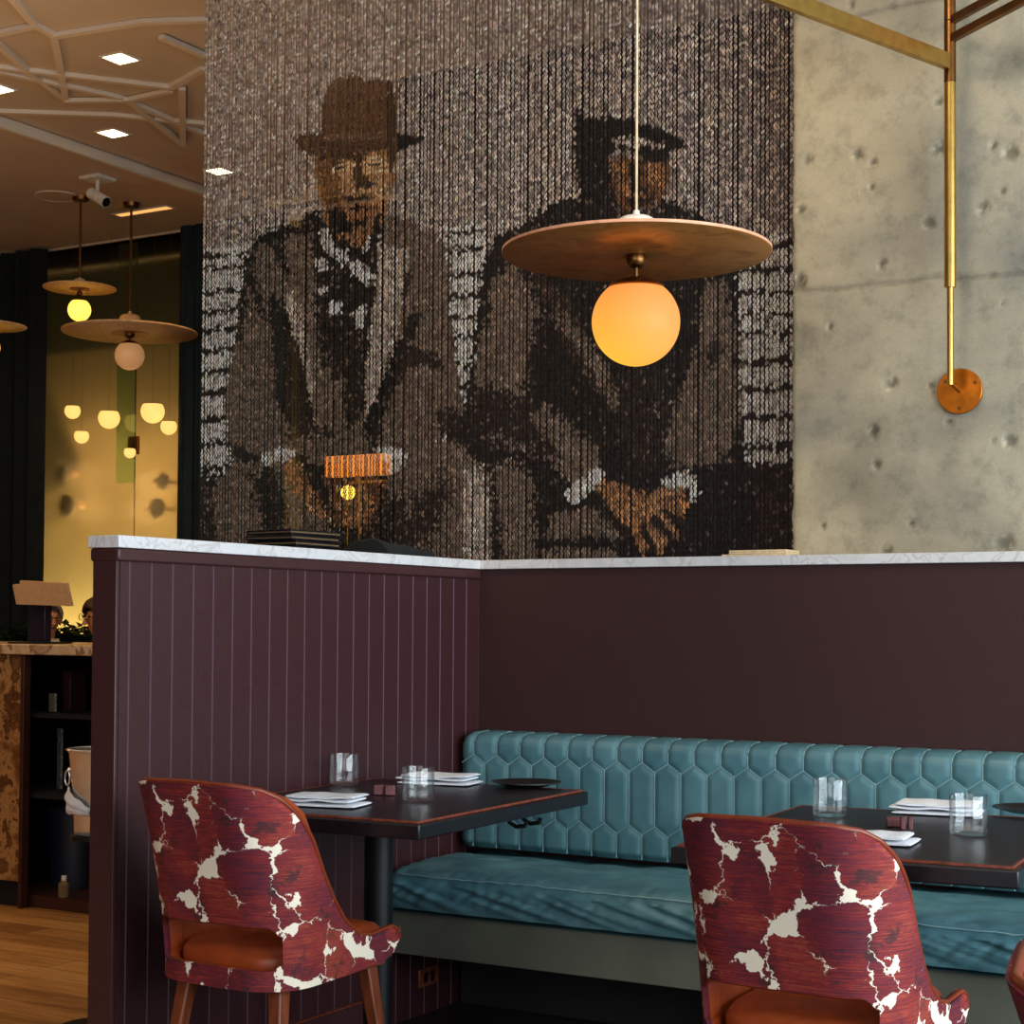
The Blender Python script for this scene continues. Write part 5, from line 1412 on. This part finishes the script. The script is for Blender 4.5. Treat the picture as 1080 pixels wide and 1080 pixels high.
# planter hedge behind them
pa, pb = ony(3.75, 50, 661), ony(3.75, 112, 661)
pk = root('planter_hedge', 'low leafy green hedge in a dark planter under the glowing wall', 'planter', ((pa.x+pb.x)/2, 3.75, 0))
hl = (pb.x-pa.x)/2+.35
MB().box((-hl,-.12,.0005),(hl,.12,.98)).build('planter', M['dark_void'], pk, bevel=.005)
mb = MB()
for k in range(2200):
    x = random.uniform(-hl, hl); y = random.uniform(-.14, .10); z = random.uniform(.97, pa.z-.01+random.uniform(-.05, .02))
    a = random.uniform(0, 2*PI); l_ = random.uniform(.04, .08); w_ = l_*.35
    d1 = Vector((math.cos(a), math.sin(a), random.uniform(-.4, .8))).normalized(); d2 = d1.cross(Vector((random.random()-.5, random.random()-.5, 1))).normalized()
    c = Vector((x, y, z)); up_ = d1.cross(d2)*.004
    mb.add([c, c+d1*l_*.5+d2*w_, c+d1*l_, c+d1*l_*.5-d2*w_, c+d1*l_*.5+up_], [(0,1,4),(1,2,4),(2,3,4),(3,0,4)])
lf_ = mb.build('foliage', M['foliage'], pk, smooth=0); lf_['kind'] = 'stuff'

# ------------------------------------------------------------------ lights
def area(name, loc, rot, sx, sy, e, colr, spread=None):
    ld = bpy.data.lights.new(name, 'AREA'); ld.shape = 'RECTANGLE'; ld.size = sx; ld.size_y = sy; ld.energy = e; ld.color = colr
    if spread: ld.spread = spread
    o = bpy.data.objects.new(name, ld); COL.objects.link(o); o.location = loc; o.rotation_euler = rot; return o
# daylight through the right hand window and an added frontal fill behind the camera
area('daylight_and_fill', (WX+.3, (wy0+wy1)/2, (wz0+wz1)/2), (0, RAD(90), 0), wz1-wz0, wy1-wy0, 520, (.82,.93,1.0))
area('daylight_and_fill', (2.6, -6.9, 2.1), (RAD(90), 0, 0), 5.0, 2.4, 100, (.95,.97,1.0))
def point(name, loc, e, colr, r=.08):
    ld = bpy.data.lights.new(name, 'POINT'); ld.energy = e; ld.color = colr; ld.shadow_soft_size = r
    o = bpy.data.objects.new(name, ld); COL.objects.link(o); o.location = loc
def spot(name, loc, e, colr, ang=110, r=.08, aim=None):
    ld = bpy.data.lights.new(name, 'SPOT'); ld.energy = e; ld.color = colr; ld.shadow_soft_size = r; ld.spot_size = RAD(ang); ld.spot_blend = .8
    o = bpy.data.objects.new(name, ld); COL.objects.link(o); o.location = loc
    if aim is not None: o.rotation_euler = (Vector(aim)-Vector(loc)).to_track_quat('-Z', 'Y').to_euler()
WARM = (1,.60,.27)
for px, py in ((127,61),(119,140),(231,180)):
    c = onz(Z2, px, py); spot('downlight', (c.x, c.y, Z2-.03), 40, WARM, 100)
for x, y, e in ((-3,-1.5,60),(-5.6,.2,60),(-2,-3.5,60)):
    spot('downlight', (x, y, 3.8), e, WARM, 120)  # extra unseen spots added for warm bounce, no fixtures
# added warm spots without fixtures, brightening the booth and pier
for x, y, e in ((-.6,-1.5,60),(1.3,-1.6,120)):
    spot('added_warm_spot', (x, y, 3.9), e, (1,.80,.56), 100, .4, (x, .3, 2.2))
point('added_ceiling_glow', (-4.6, .2, 2.6), 22, WARM, .3)  # unseen warm points added to brighten the left ceiling
point('added_ceiling_glow', (-2.6, .6, 2.8), 14, WARM, .3)
# added unseen uplight for the far wall, hidden behind the planter
area('added_wall_uplight', (ony(4.6, 115, 600).x, 4.62, .9), (RAD(180-8), 0, 0), 2.6, .1, 34, (1,.70,.28))
w = bpy.data.worlds.new('world'); SC.world = w; w.use_nodes = True
w.node_tree.nodes['Background'].inputs[0].default_value = (.55,.7,.9,1); w.node_tree.nodes['Background'].inputs[1].default_value = .4
